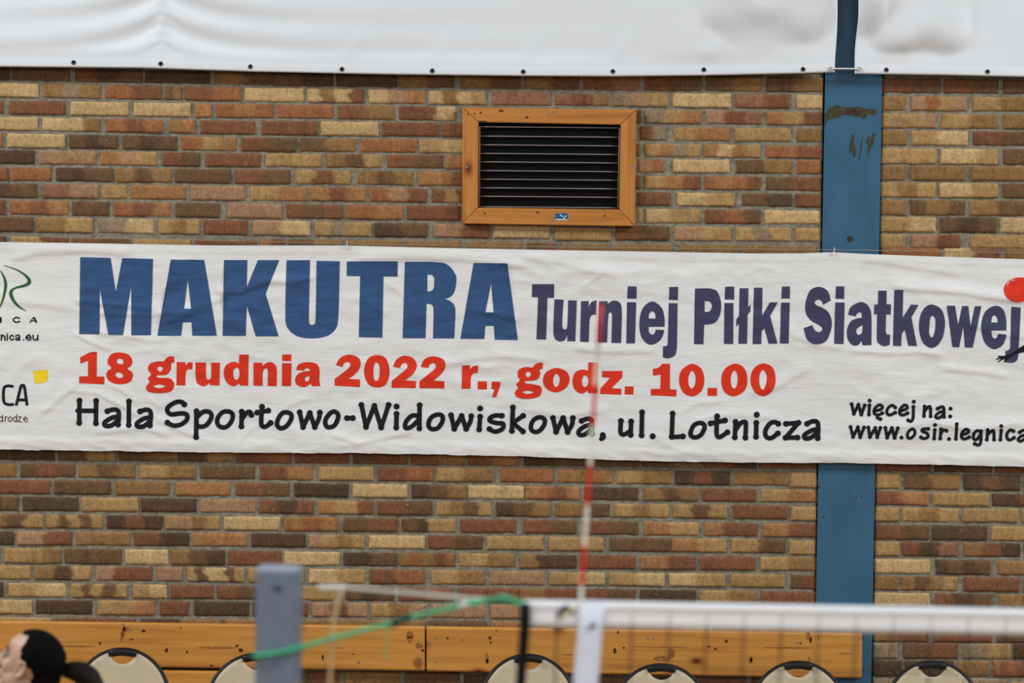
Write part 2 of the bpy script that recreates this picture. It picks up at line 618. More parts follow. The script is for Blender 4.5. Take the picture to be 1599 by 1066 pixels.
def row_y(fns, x):
    best = min(fns, key=lambda f: 0 if f[0] <= x <= f[1] else min(abs(x - f[0]), abs(x - f[1])))
    x0, x1, tl, tr, bl, br = best
    if x < x0 or x > x1:
        # beyond the traced stretch the courses run level
        xe = x0 if x < x0 else x1
        u = (xe - x0) / (x1 - x0)
        k = 0.0131 * (x - xe)
        return tl + (tr - tl) * u + k, bl + (br - bl) * u + k
    u = (x - x0) / (x1 - x0)
    return tl + (tr - tl) * u, bl + (br - bl) * u


bv, bf, bc = [], [], []


def smooth01(x):
    x = max(0.0, min(1.0, x))
    return x * x * (3 - 2 * x)


def add_brick(xa, xb, fy, code, fine):
    seed = random.random() * 100
    xa -= 0.8
    xb += 0.8
    nu = max(4, int((xb - xa) / 4.5)) if fine else 4
    nv = 6 if fine else 3
    us = [0, 0.012] + [i / nu for i in range(1, nu)] + [0.988, 1]
    e = 0.05
    vs_ = [0, e] + [i / nv for i in range(1, nv)] + [1 - e, 1]
    base = len(bv)
    depth = random.uniform(-0.0015, 0.0025)
    tilt = random.uniform(-0.002, 0.002)
    br = random.uniform(0.92, 1.08)
    n = len(code)
    for j, vv in enumerate(vs_):
        for i, uu in enumerate(us):
            px = xa + (xb - xa) * uu
            yt, yb = fy(px)
            py = yt - 0.45 + (yb - yt + 0.9) * vv
            edge = i in (0, len(us) - 1) or j in (0, len(vs_) - 1)
            q = Vector((px * 0.10 + seed, py * 0.10, seed))
            nx, ny = noise.noise(q), noise.noise(q + Vector((31, 7, 3)))
            q2 = Vector((px * 0.35 + seed, py * 0.35, seed))
            if edge or i in (1, len(us) - 2) or j in (1, len(vs_) - 2):
                px += nx * 1.1 + noise.noise(q2) * 0.5
                py += ny * 1.0 + noise.noise(q2 + Vector((9, 9, 9))) * 0.6
                if (i in (0, len(us) - 1)) and (j in (0, len(vs_) - 1)):
                    px += 1.3 if i == 0 else -1.3
                    py += 0.9 if j == 0 else -0.9
            p = at(px, py, 0.0)
            if edge:
                p.y = 0.0105
            else:
                p.y = depth + tilt * (uu - .5) + 0.0012 * noise.noise(q2 * 0.6) + 0.001 * nx
                if i in (1, len(us) - 2) or j in (1, len(vs_) - 2):
                    p.y += 0.0022
            bv.append(p)
            # colour
            w = uu + 0.10 * noise.noise(Vector((seed, py * 0.12, px * 0.03)))
            s = w * n - 0.5
            k0 = int(math.floor(s))
            fr = smooth01((s - k0 - 0.5) * 5.0 + 0.5)
            ca = PALL[code[max(0, min(n - 1, k0))]]
            cb = PALL[code[max(0, min(n - 1, k0 + 1))]]
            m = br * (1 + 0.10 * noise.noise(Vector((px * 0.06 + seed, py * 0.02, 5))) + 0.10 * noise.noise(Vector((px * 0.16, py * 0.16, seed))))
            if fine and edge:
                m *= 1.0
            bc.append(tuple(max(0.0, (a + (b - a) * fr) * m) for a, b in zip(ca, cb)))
    nn = len(us)
    for j in range(len(vs_) - 1):
        for i in range(nn - 1):
            a = base + j * nn + i
            bf.append((a, a + nn, a + nn + 1, a + 1))


VENT = (732, 986, 180, 343)


def clip_col(xa, xb, ym):
    if VENT[2] - 16 < ym < VENT[3] + 12 and xb > VENT[0] and xa < VENT[1]:
        out = []
        if VENT[0] - xa > 12:
            out.append((xa, VENT[0]))
        if xb - VENT[1] > 12:
            out.append((VENT[1], xb))
        return out
    ca, cb = col_edges(ym)
    ca -= 1.5
    cb += 1.5
    if xb <= ca or xa >= cb:
        return [(xa, xb)]
    out = []
    if ca - xa > 14:
        out.append((xa, ca))
    if xb - cb > 14:
        out.append((cb, xb))
    return out


AUTO = 'YyyttooOrrrRpbbbdd'
XL, XR = -900.0, 2500.0
for key, fns in ZR.items():
    fns_all = ROWS.get(key, []) + [f for f in fns if f not in ROWS.get(key, [])]
    placed = sorted(ZONES.get(key, []))
    for xa, xb, code, fn in placed:
        ym = row_y([fn], (xa + xb) / 2)[0] + 11
        for a, b in clip_col(xa, xb, ym):
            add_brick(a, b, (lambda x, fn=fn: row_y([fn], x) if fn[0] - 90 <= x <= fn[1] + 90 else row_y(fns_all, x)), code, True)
    # fill whatever is not traced
    cur = XL + random.uniform(-60, 0)
    gaps = []
    for xa, xb, code, fn in placed:
        gaps.append((cur, xa - 7))
        cur = max(cur, xb + 7)
    gaps.append((cur, XR))
    for ga, gb in gaps:
        x = ga
        while gb - x > 26:
            ln = 88.5
            if random.random() < 0.18:
                ln = random.choice((42, 58))
            xe = x + ln
            if gb - xe < 30:
                xe = gb
            if xe - x > 120:
                xe = x + 60
            ym = row_y(fns_all, (x + xe) / 2)[0] + 11
            for a, b in clip_col(x, xe, ym):
                code = random.choice(AUTO)
                if random.random() < 0.5:
                    code += random.choice(AUTO)
                add_brick(a, b, (lambda xx: row_y(fns_all, xx)), code, -60 < x < 1660)
            x = xe + 7.2

nb = len(bf)
# mortar sheets left and right of the steel column and a backing behind
p0 = at(1278, 118, 0).x
column_x0 = at(1281.2, 533, 0).x
column_x1 = at(1370.2, 533, 0).x
xl, xr = at(XL, 533, 0).x, at(XR, 533, 0).x


def sheet(x0, x1, y, nx, nz, z0=0.0, z1=5.6):
    b = len(bv)
    for j in range(nz + 1):
        for i in range(nx + 1):
            x = x0 + (x1 - x0) * i / nx
            z = z0 + (z1 - z0) * j / nz
            bv.append(Vector((x, y + 0.0016 * noise.noise(Vector((x * 14, z * 14, 0))), z)))
            bc.append((0.2, 0.19, 0.16))
    for j in range(nz):
        for i in range(nx):
            a = b + j * (nx + 1) + i
            bf.append((a, a + 1, a + nx + 2, a + nx + 1))


sheet(xl, column_x0 - 0.007, 0.0068, 200, 200)
sheet(column_x1 + 0.007, xr, 0.0068, 140, 200)
ns = len(bf)
sheet(xl, xr, 0.12, 4, 4)
wall = link_mesh('wall_back', bv, bf, [M_BRICK, M_MORTAR], None, True, [0] * nb + [1] * (len(bf) - nb))
ca = wall.data.color_attributes.new('Col', 'FLOAT_COLOR', 'POINT')
ca.data.foreach_set('color', [q for c in bc for q in (*c, 1.0)])
wall.data.update()
tag(wall, kind='structure')

# ------------------------------------------------------------------ steel column with chipped paint
mb = MB()
mb.box((column_x0, -0.004, 0), (column_x1, 0.11, 5.6))


def chip(pts, mi, y):
    P = [at(px, py, 0) for px, py in pts]
    b = len(mb.v)
    mb.v += [Vector((p.x, y, p.z)) for p in P]
    mb.f.append(tuple(range(b, b + len(P))))
    mb.m.append(mi)


def zc(l):
    return [(1220 + a / 4.441, b / 4.441) for a, b in l]


chip(zc([(300, 795), (330, 745), (385, 728), (440, 742), (500, 745), (545, 736), (575, 752), (620, 752), (668, 762), (664, 785), (640, 800), (600, 795), (572, 830), (545, 808), (520, 815), (480, 798), (440, 792), (400, 818), (350, 822), (318, 838), (300, 892)]), 1, -0.0044)
chip(zc([(430, 790), (460, 755), (500, 748), (545, 770), (560, 800), (530, 806), (500, 792), (470, 800)]), 2, -0.0048)
chip(zc([(488, 935), (508, 930), (502, 990), (520, 1050), (515, 1068), (498, 1060), (488, 1000), (476, 1068), (470, 1050)]), 1, -0.0044)
chip([(1326.5, 228), (1330, 209), (1333, 210), (1332, 226), (1336, 242), (1333, 246), (1330, 234), (1327, 240)], 1, -0.0046)
chip([(1340, 252), (1344, 222), (1347, 212), (1345.5, 230), (1342, 250)], 1, -0.0044)
chip([(1353, 248), (1356, 222), (1362, 209), (1367, 208), (1363, 226), (1358, 236)], 1, -0.0044)
chip([(1352, 222), (1356, 212), (1358, 213), (1354, 226)], 1, -0.0044)
for cx, cy, r in ((1327, 373, 5.0), (1337, 776, 1.4), (1345.5, 775, 1.2), (1286, 807, 1.8), (1343, 825, 0.8), (1279, 760, 2.0)):
    chip([(cx + r * cos(a * pi / 5), cy + r * sin(a * pi / 5)) for a in range(10)], 2, -0.0045)
tag(mb.build('trim_1', [M_BLUE, M_CHIP, M_CHIP2]), kind='structure')


# ------------------------------------------------------------------ wooden boards on the wall
def board(pts, y0, y1, label, seed):
    P = [at(px, py, y0) for px, py in pts]
    c = sum(P, Vector()) / len(P)
    m = MB()
    m.prism([(p.x - c.x, p.z - c.z) for p in P], y0, y1)
    o = m.build('wooden_board', M_BOARD, None, False, 0.010, 3)
    o.location = (c.x, 0, c.z)
    o.data.materials.append(M_KNOT_WOOD)
    tag(o, label, 'board', 'varnished boards along the wall')
    return o


M_KNOT_WOOD = plain('pine_knot', (150, 94, 40), 0.5, 0.4, 0, 0.35, 60)
M_KNOT_DARK = plain('pine_knot_dark', (66, 36, 16), 0.6, 0.3, 0, 0.3, 60)


def knots(b, lst):
    m_ = MB()
    for px, py, rx, ry, mi in lst:
        c_ = at(px, py, -0.0385)
        n_ = 14
        V_ = []
        for k in range(n_):
            a = 2 * pi * k / n_
            q = 1 + 0.3 * noise.noise(Vector((px + cos(a) * 2, py + sin(a) * 2, 1)))
            V_.append((c_.x + rx / 370 * q * cos(a), -0.0384, c_.z + ry / 370 * q * sin(a)))
        m_.add(V_, [tuple(range(n_))], mi)
    o_ = m_.build('knots', [M_KNOT_WOOD, M_KNOT_DARK], None, True)
    o_.parent = b
    o_.matrix_parent_inverse = Matrix.Translation(-b.location)
    tag(o_, kind='stuff')


brd1 = board([(-420, 964), (663.5, 978), (663.5, 1047.5), (-420, 1033)], -0.038, -0.0035, 'long varnished pine board on the brick wall behind the dark-haired person', 0)
brd2 = board([(665.8, 978), (1347, 988.5), (1346, 1059), (665.8, 1048)], -0.038, -0.0035, 'varnished pine board ending on the blue column, seen behind the net', 1)
brd3 = board([(-420, 1037.5), (440, 1049), (440, 1124), (-420, 1112)], -0.036, -0.0035, 'lower pine board just under the long board, left of the grey post', 2)
knots(brd1, [(193, 984, 3.0, 11, 0), (197, 982, 5.0, 4, 0), (190, 995, 2.0, 9, 0), (224, 985, 3.2, 2.2, 1), (260, 1015, 2.6, 3.4, 1), (292, 1018, 1.6, 2.6, 1), (340, 1011, 32, 1.8, 0), (370, 1008, 2.4, 2.0, 1), (376, 1015, 4.0, 3.0, 1),
            (120, 1009, 30, 1.4, 0), (156, 1004, 2.0, 2.4, 1), (100, 1024, 4, 7, 0), (504, 1026, 1.6, 5, 1), (551, 1021, 1.4, 1.2, 1), (560, 1034, 2.4, 2.0, 1), (640, 994, 6, 10, 0), (655, 1008, 6, 5, 0), (660, 1015, 2.5, 2.2, 1),
            (653, 1035, 8, 9, 0), (525, 1011, 12, 1.2, 0), (640, 995, 5, 1, 1), (330, 1039, 3, 1.4, 1), (205, 998, 4, 1, 1), (282, 980, 1, 1.6, 1), (450, 1030, 6, 1.2, 0)])
knots(brd2, [(765, 996, 2.6, 2.6, 1), (766, 1003, 2.0, 2, 1), (760, 1027, 2.6, 8.5, 0), (761, 1032, 2.0, 4, 1), (775, 984, 1.2, 1.4, 1), (699, 996, 1.6, 1.8, 1), (722, 999, 1, 1.2, 1), (965, 987, 1.4, 3, 1), (960, 1016, 2.6, 4.4, 1), (974, 1011, 2, 1.6, 1),
            (1034, 1028, 14, 4, 0), (1048, 1020, 6, 8, 0), (1117, 1013, 2.2, 1.8, 1), (1134, 1001, 2.2, 2.8, 1), (1172, 1030, 3.4, 6, 0), (1173, 1030, 1.8, 4, 1), (1107, 1009, 2, 2, 1), (1262, 992, 3, 8, 0), (1266, 999, 2, 5, 1),
            (1250, 1004, 1.8, 1.6, 1), (1278, 995, 0.8, 3.4, 1), (1264, 1030, 2.6, 5, 0), (1230, 1011, 40, 1.3, 0), (1030, 1010, 46, 0.9, 0), (890, 1022, 16, 1.0, 0), (1320, 1020, 12, 0.9, 0)])
for b_, screws in ((brd1, [(205, 984), (212, 1016), (560, 1034)]), (brd2, [(681, 997), (681, 1034), (1245, 1003), (1012, 996), (1020, 997)])):
    for px, py in screws:
        p = at(px, py, -0.0385)
        m = MB()
        m.tube([(p.x, -0.0392, p.z), (p.x, -0.034, p.z)], 0.0045, 10)
        s = m.build('screw', M_METAL)
        adopt(s, b_)
        s.matrix_parent_inverse = b_.matrix_basis.inverted() if False else Matrix.Translation(-b_.location)

# ------------------------------------------------------------------ air vent in its wooden frame
VZ = lambda a, b: (700 + a / 4.845, 150 + b / 4.845)
vc = at(*VZ(765, 535), 0)
vent = empty('air_vent', (vc.x, 0, vc.z))
tag(vent, 'louvred air vent in a mitred pine frame on the brick wall', 'vent')
OUT = [VZ(108, 88), VZ(1422, 104), VZ(1412, 986), VZ(104, 966)]
INN = [VZ(230, 198), VZ(1304, 218), VZ(1293, 860), VZ(224, 846)]
YF = -0.030
for i in range(4):
    j = (i + 1) % 4
    q = [at(*OUT[i], YF), at(*OUT[j], YF), at(*INN[j], YF), at(*INN[i], YF)]
    m = MB()
    cxy = sum(q, Vector()) / 4
    # hairline gap at the mitres
    q = [Vector((cxy.x + (p.x - cxy.x) * 0.9985, p.y, cxy.z + (p.z - cxy.z) * 0.997)) for p in q]
    m.prism([(p.x, p.z) for p in q], YF, 0.008)
    adopt(m.build('frame_board', M_FRAME_H if i in (0, 2) else M_FRAME_V, None, False, 0.004, 2), vent)
# duct, grille and louvre blades
q = [at(*p, 0) for p in INN]
xa, xb = min(p.x for p in q) - 0.004, max(p.x for p in q) + 0.004
za, zb = min(p.z for p in q) - 0.004, max(p.z for p in q) + 0.004
m = MB()
m.box((xa, 0.0005, za), (xb, 0.004, zb))
adopt(m.build('back_panel', M_VOID), vent)
ys = [232, 302, 368, 433, 497, 563, 628, 693, 757, 836]
for i, yy in enumerate(ys):
    yv = yy
    a = at(*VZ(238, yv), -0.012)
    b = at(*VZ(1296 - (yy - 232) * 0.02, yv + 9), -0.012)
    m = MB()
    m.tube([a, (a + b) / 2, b], 0.0019, 8)
    adopt(m.build('grille_bar', M_SLAT, None, True), vent)
    if 0 < i < len(ys):
        m = MB()
        d = Vector((0, 0.011, -0.0085))
        up = Vector((0, 0, 0.0010))
        m.add([a, b, b + d, a + d, a + up, b + up, b + d + up, a + d + up],
              [(0, 1, 2, 3), (7, 6, 5, 4), (0, 4, 5, 1), (1, 5, 6, 2), (2, 6, 7, 3), (3, 7, 4, 0)])
        if i < len(ys) - 1:
            adopt(m.build('louvre_blade', M_LOUVRE), vent)
for xx, x2 in ((238, 234), (1296, 1283)):
    a = at(*VZ(xx, 232 if xx < 700 else 241), -0.012)
    b = at(*VZ(x2, 836 if xx < 700 else 845), -0.012)
    m = MB()
    m.tube([a, (a + b) / 2, b], 0.0021, 8)
    adopt(m.build('grille_side', M_SLAT, None, True), vent)
for a, b in ((142, 537), (1383, 527), (760, 135), (783, 943)):
    p = at(*VZ(a, b), YF)
    m = MB()
    m.tube([(p.x, YF - 0.0012, p.z), (p.x, YF + 0.006, p.z)], 0.0055, 12)
    adopt(m.build('screw', M_METAL), vent)
M_VKNOT = plain('frame_knot', (84, 46, 20), 0.6, 0.3, 0, 0.3, 60)
m = MB()
for a, b, rx, ry in ((245, 125, 11, 7), (200, 132, 9, 6), (400, 112, 20, 9), (596, 160, 13, 9), (150, 140, 5, 10), (275, 888, 9, 8), (676, 880, 14, 8), (1183, 905, 9, 8), (1070, 140, 6, 3), (796, 122, 5, 4), (262, 190, 34, 5), (460, 930, 8, 2), (150, 560, 3, 9)):
    c_ = at(*VZ(a, b), YF)
    m.add([(c_.x + rx / 4.845 / 370 * cos(k * pi / 6), YF - 0.0004, c_.z + ry / 4.845 / 370 * sin(k * pi / 6)) for k in range(12)], [tuple(range(12))])
tag(adopt(m.build('knots', M_VKNOT), vent), kind='stuff')
m = MB()
P = [at(*VZ(a, b), YF) for a, b in ((812, 884), (898, 886), (905, 894), (902, 938), (812, 934), (805, 926))]
m.prism([(p.x, p.z) for p in P], YF - 0.0010, YF + 0.002)
stk = adopt(m.build('sticker', [M_STICK, M_WHITE]), vent)
m = MB()
for poly in ([(812, 928), (902, 932), (902, 938), (870, 936), (840, 939), (812, 934)], [(866, 926), (888, 902), (894, 904), (876, 928)],
             [(842, 894), (850, 892), (868, 912), (862, 914)]):
    P = [at(*VZ(a, b), YF) for a, b in poly]
    m.prism([(p.x, p.z) for p in P], YF - 0.0014, YF - 0.0008)
s = m.build('sticker_print', M_WHITE)
s.parent = stk
tag(stk, 'small blue sticker')

# ------------------------------------------------------------------ tournament banner (printed cloth)
YB = -0.030


def poly_y(pts, x):
    if x <= pts[0][0]:
        return pts[0][1] + (x - pts[0][0]) * 0.0131
    for (a, b), (c_, d_) in zip(pts, pts[1:]):
        if x <= c_:
            return b + (d_ - b) * (x - a) / (c_ - a)
    return pts[-1][1] + (x - pts[-1][0]) * 0.0131


B_TOP = [(0, 377.8), (130, 379.5), (330, 383.0), (541, 383.3), (690, 387), (840, 389.8), (1000, 392.5), (1180, 395.6), (1250, 395.3), (1302, 393.6), (1350, 396.2), (1450, 400), (1599, 404.5)]
B_BOT = [(0, 701.5), (150, 703.5), (300, 705.5), (400, 706.5), (560, 707.2), (700, 709.5), (840, 713), (960, 718), (1040, 720), (1199, 722), (1320, 722.5), (1450, 725), (1599, 728.5)]


def ridged(q):
    return 1 - abs(noise.noise(q)) * 2


def cloth_h(x, z):
    w1 = noise.noise(Vector((x * 1.4, z * 2.5, 3.1))) * 0.5
    w2 = noise.noise(Vector((x * 1.1 + 7, z * 2.2, 9.1))) * 0.5
    h = 0.0060 * noise.noise(Vector((x * 1.1, z * 2.4, 0.3)))
    h += 0.0046 * noise.noise(Vector((x * 1.7 + w1 * 1.5, z * 7.0 + w2 * 3 + x * 0.8, 1.7)))
    m1 = smooth01(0.35 + 1.4 * noise.noise(Vector((x * 1.3, z * 2.2, 22.0))))
    h += 0.0030 * m1 * ridged(Vector((x * 2.6 + w2 * 2, z * 9.0 + w1 * 5 + x * 1.5, 5.5)))
    msk = smooth01(0.4 + 1.5 * noise.noise(Vector((x * 1.8, z * 3.0, 12.0))))
    h += 0.0030 * msk * ridged(Vector((x * 6 + z * 5 + w1 * 3, z * 11 - x * 4 + w2 * 4, 8.5)))
    msk2 = smooth01(0.3 + 1.5 * noise.noise(Vector((x * 2.1, z * 3.4, 32.0))))
    h += 0.0023 * msk2 * ridged(Vector((x * 7 - z * 9 + w2 * 3, z * 12 + x * 6, 18.5)))
    h += 0.0007 * noise.noise(Vector((x * 9, z * 34, 2.5)))
    return h


CREASES = [  # (points, height, half width, lit side up = +1)
    ([(340, 455), (375, 456), (400, 445), (425, 439), (455, 441), (490, 433)], 0.0048, 7),
    ([(905, 452), (922, 440), (942, 425)], 0.0022, 3), ([(820, 402), (870, 408), (915, 421), (960, 428)], 0.0035, 8),
    ([(1395, 447), (1440, 452), (1500, 456), (1540, 463), (1599, 470)], 0.0050, 8), ([(1350, 405), (1420, 415), (1500, 428)], 0.003, 9),
    ([(118, 522), (140, 534), (170, 545)], 0.0026, 4), ([(150, 520), (200, 524), (228, 532), (262, 530)], 0.0026, 5),
    ([(560, 404), (640, 402), (720, 403), (815, 415)], 0.0045, 8), ([(755, 487), (780, 490), (810, 501)], 0.0034, 6),
    ([(20, 404), (60, 394), (130, 392), (200, 396)], 0.0036, 8), ([(0, 470), (60, 474), (115, 482)], 0.003, 9),
    ([(300, 480), (340, 470), (352, 462)], 0.0028, 5), ([(110, 610), (150, 614), (190, 634), (215, 648)], 0.0026, 4),
    ([(170, 600), (195, 612), (210, 626)], 0.0022, 4), ([(230, 622), (250, 636), (262, 628)], 0.0018, 4),
    ([(440, 640), (470, 626), (485, 622)], 0.0020, 4), ([(375, 688), (395, 668), (420, 660)], 0.0018, 4),
    ([(150, 676), (185, 672), (225, 668), (262, 680)], 0.0032, 6), ([(520, 680), (560, 692), (600, 684), (640, 676)], 0.003, 5),
    ([(690, 572), (740, 560), (790, 556), (850, 562)], 0.0030, 7), ([(900, 545), (960, 549), (1020, 548)], 0.0034, 6),
    ([(820, 640), (880, 650), (950, 640)], 0.0026, 6), ([(1080, 660), (1110, 650), (1160, 648), (1215, 654)], 0.0026, 6),
    ([(1175, 612), (1210, 606), (1235, 590), (1262, 576)], 0.0034, 9), ([(1330, 548), (1380, 552), (1440, 550), (1470, 556)], 0.0030, 5),
    ([(1470, 575), (1520, 580), (1570, 588)], 0.0032, 6), ([(1400, 668), (1460, 660), (1520, 672), (1599, 660)], 0.0030, 7),
    ([(1060, 645), (1090, 630), (1130, 626)], 0.0018, 4), ([(1230, 520), (1280, 540), (1320, 545)], 0.0024, 7),
    ([(560, 470), (590, 480), (604, 492)], 0.0026, 6), ([(596, 440), (618, 452), (634, 466)], 0.0022, 5), ([(440, 470), (452, 480), (450, 500)], 0.002, 5),
    ([(118, 470), (180, 476), (240, 482)], 0.0040, 6), ([(120, 486), (200, 492), (300, 488)], 0.0026, 5), ([(255, 505), (300, 488), (335, 478)], 0.003, 6),
    ([(240, 652), (290, 676), (330, 690)], 0.0024, 5), ([(60, 650), (90, 626), (120, 600)], 0.0024, 5), ([(1500, 500), (1560, 520), (1620, 530)], 0.003, 8)]
_CR = []
for pts_, a_, w_ in CREASES:
    xs_ = [q[0] for q in pts_]
    ys_ = [q[1] for q in pts_]
    _CR.append((min(xs_) - 40, max(xs_) + 40, min(ys_) - 30, max(ys_) + 30, pts_, a_, w_))


def crease(px, py):
    h = 0.0
    for x0, x1, y0, y1, pts, a, w in _CR:
        if px < x0 or px > x1 or py < y0 or py > y1:
            continue
        best, fall, sg = 1e9, 1.0, 0.0
        for (ax, ay), (bx_, by_) in zip(pts, pts[1:]):
            dx, dy = bx_ - ax, by_ - ay
            t_ = max(0.0, min(1.0, ((px - ax) * dx + (py - ay) * dy) / (dx * dx + dy * dy)))
            ex, ey = px - ax - t_ * dx, py - ay - t_ * dy
            d = math.hypot(ex, ey)
            if d < best:
                best, sg = d, ey
        u = min(px - pts[0][0], pts[-1][0] - px) if pts[-1][0] >= pts[0][0] else 20
        fall = smooth01((u + 14) / 26.0)
        # soft above, sharp lip underneath
        ww = w * (1.5 if sg < 0 else 0.55)
        h += 1.5 * a * fall * exp(-(best / ww) ** 2)
    return h


def bpt(px, py, off=0.0):
    p = at(px, py, YB)
    # flatter towards the hems
    t_, b_ = poly_y(B_TOP, px), poly_y(B_BOT, px)
    e = min(py - t_, b_ - py)
    k = 0.35 + 0.65 * smooth01(e / 30.0)
    hh = cloth_h(p.x, p.z) * k + crease(px, py)
    # stitched hem along the top, rolled hem at the foot
    d = py - t_
    hh += 0.0018 * smooth01((13 - d) / 2.0)
    d2 = b_ - py
    if d2 < 22:
        hh += 0.004 * sin(pi * max(0, min(1, d2 / 22))) * (0.6 + 0.8 * noise.noise(Vector((p.x * 4, 0, 3)))) + 0.0025 * ridged(Vector((p.x * 8 + p.z * 9, p.z * 20, 2))) * smooth01((22 - d2) / 8)
    p.y -= hh + off
    return p


bc_ = at(800, 550, YB)
ban = empty('tournament_banner', (bc_.x, 0, bc_.z))
tag(ban, 'long printed white cloth banner with blue, red and black tournament lettering', 'banner')
gx = [-420 + i * 3.2 for i in range(int((2020 + 420) / 3.2) + 1)]
NZ = 112
vs_, fs_ = [], []
for j in range(NZ + 1):
    for x in gx:
        ta, tb = poly_y(B_TOP, x), poly_y(B_BOT, x)
        tb += 1.2 * noise.noise(Vector((x * 0.03, 0, 4))) + 0.6 * noise.noise(Vector((x * 0.11, 0, 4)))
        vs_.append(bpt(x, ta + (tb - ta) * j / NZ))
n = len(gx)
for j in range(NZ):
    for i in range(n - 1):
        a = j * n + i
        fs_.append((a, a + n, a + n + 1, a + 1))
sheet_o = adopt(link_mesh('cloth', vs_, fs_, M_CLOTH, None, True), ban)


# --- lettering
def parse(txt, x0, y0, s):
    """contours separated by ';' ; '~' marks a smooth point"""
    res = []
    for part in txt.split(';'):
        pts = []
        for tok in part.split():
            sm = tok[0] == '~'
            a, b = tok.lstrip('~').split(',')
            pts.append((Vector((x0 + float(a) / s, y0 + float(b) / s)), sm))
        n_ = len(pts)
        out = []
        for i in range(n_):
            (p1, s1), (p2, s2) = pts[i], pts[(i + 1) % n_]
            p0, p3 = pts[i - 1][0], pts[(i + 2) % n_][0]
            if not s1 and not s2:
                # straight: split so it can follow the cloth
                k = max(1, int((p2 - p1).length / 5))
                for q in range(k):
                    out.append(p1 + (p2 - p1) * q / k)
                continue
            L = (p2 - p1).length

            def tang(a, p, b):
                d = (b - a)
                la, lb = (p - a).length, (b - p).length
                return d / max(1e-6, la + lb)
            t1 = tang(p0, p1, p2) * L if s1 else (p2 - p1)
            t2 = tang(p1, p2, p3) * L if s2 else (p2 - p1)
            k = max(3, int(L / 1.6))
            for q in range(k):
                t = q / k
                out.append((2 * t ** 3 - 3 * t * t + 1) * p1 + (t ** 3 - 2 * t * t + t) * t1 + (-2 * t ** 3 + 3 * t * t) * p2 + (t ** 3 - t * t) * t2)
        res.append(out)
    return res


def inside(p, cs):
    r = False
    for c in cs:
        j = len(c) - 1
        for i in range(len(c)):
            if (c[i].y > p.y) != (c[j].y > p.y) and p.x < (c[j].x - c[i].x) * (p.y - c[i].y) / (c[j].y - c[i].y) + c[i].x:
                r = not r
            j = i
    return r


OFF = 0.0011


def fill(mb_, contours, off=OFF):
    V, E = [], []
    for c in contours:
        b = len(V)
        V += c
        E += [(b + i, b + (i + 1) % len(c)) for i in range(len(c))]
    x0, x1 = min(p.x for p in V), max(p.x for p in V)
    y0, y1 = min(p.y for p in V), max(p.y for p in V)
    st = 3.2
    y = y0 + st
    while y < y1:
        x = x0 + st
        while x < x1:
            q = Vector((x, y))
            if inside(q, contours) and all((q - p).length > 1.2 for p in V[:400] if abs(p.x - x) < 2):
                V.append(q)
            x += st
        y += st
    r = geometry.delaunay_2d_cdt(V, E, [], 0, 1e-4)
    vv, ff = r[0], r[2]
    keep = []
    for f in ff:
        c = sum((vv[i] for i in f), Vector((0, 0))) / len(f)
        if inside(c, contours):
            keep.append(tuple(f))
    mb_.add([bpt(p.x, p.y, off) for p in vv], keep)


def stroke(mb_, pts, w, off):
    """ribbon of width w (px) along pts with round ends; w may be a list"""
    P = [Vector(p) for p in pts]
    n_ = len(P)
    ws = w if isinstance(w, list) else [w] * n_
    rows = []
    for i in range(n_):
        tdir = (P[min(i + 1, n_ - 1)] - P[max(i - 1, 0)])
        if tdir.length < 1e-6:
            tdir = Vector((1, 0))
        tdir.normalize()
        nrm = Vector((-tdir.y, tdir.x))
        rows.append([P[i] + nrm * (k * ws[i] / 2) for k in (-1, -0.5, 0, 0.5, 1)])
    V = [bpt(q.x, q.y, off) for r_ in rows for q in r_]
    Fs = []
    for i in range(n_ - 1):
        for k in range(4):
            a = i * 5 + k
            Fs.append((a, a + 1, a + 6, a + 5))
    mb_.add(V, Fs)


def dot(mb_, c, r, off):
    V = [bpt(c[0], c[1], off)]
    Fs = []
    for ring in (0.5, 1.0):
        for k in range(16):
            V.append(bpt(c[0] + r * ring * cos(k * pi / 8), c[1] + r * ring * sin(k * pi / 8), off))
    for k in range(16):
        Fs.append((0, 1 + k, 1 + (k + 1) % 16))
        Fs.append((1 + k, 17 + k, 17 + (k + 1) % 16, 1 + (k + 1) % 16))
    mb_.add(V, Fs)


_so = [0]


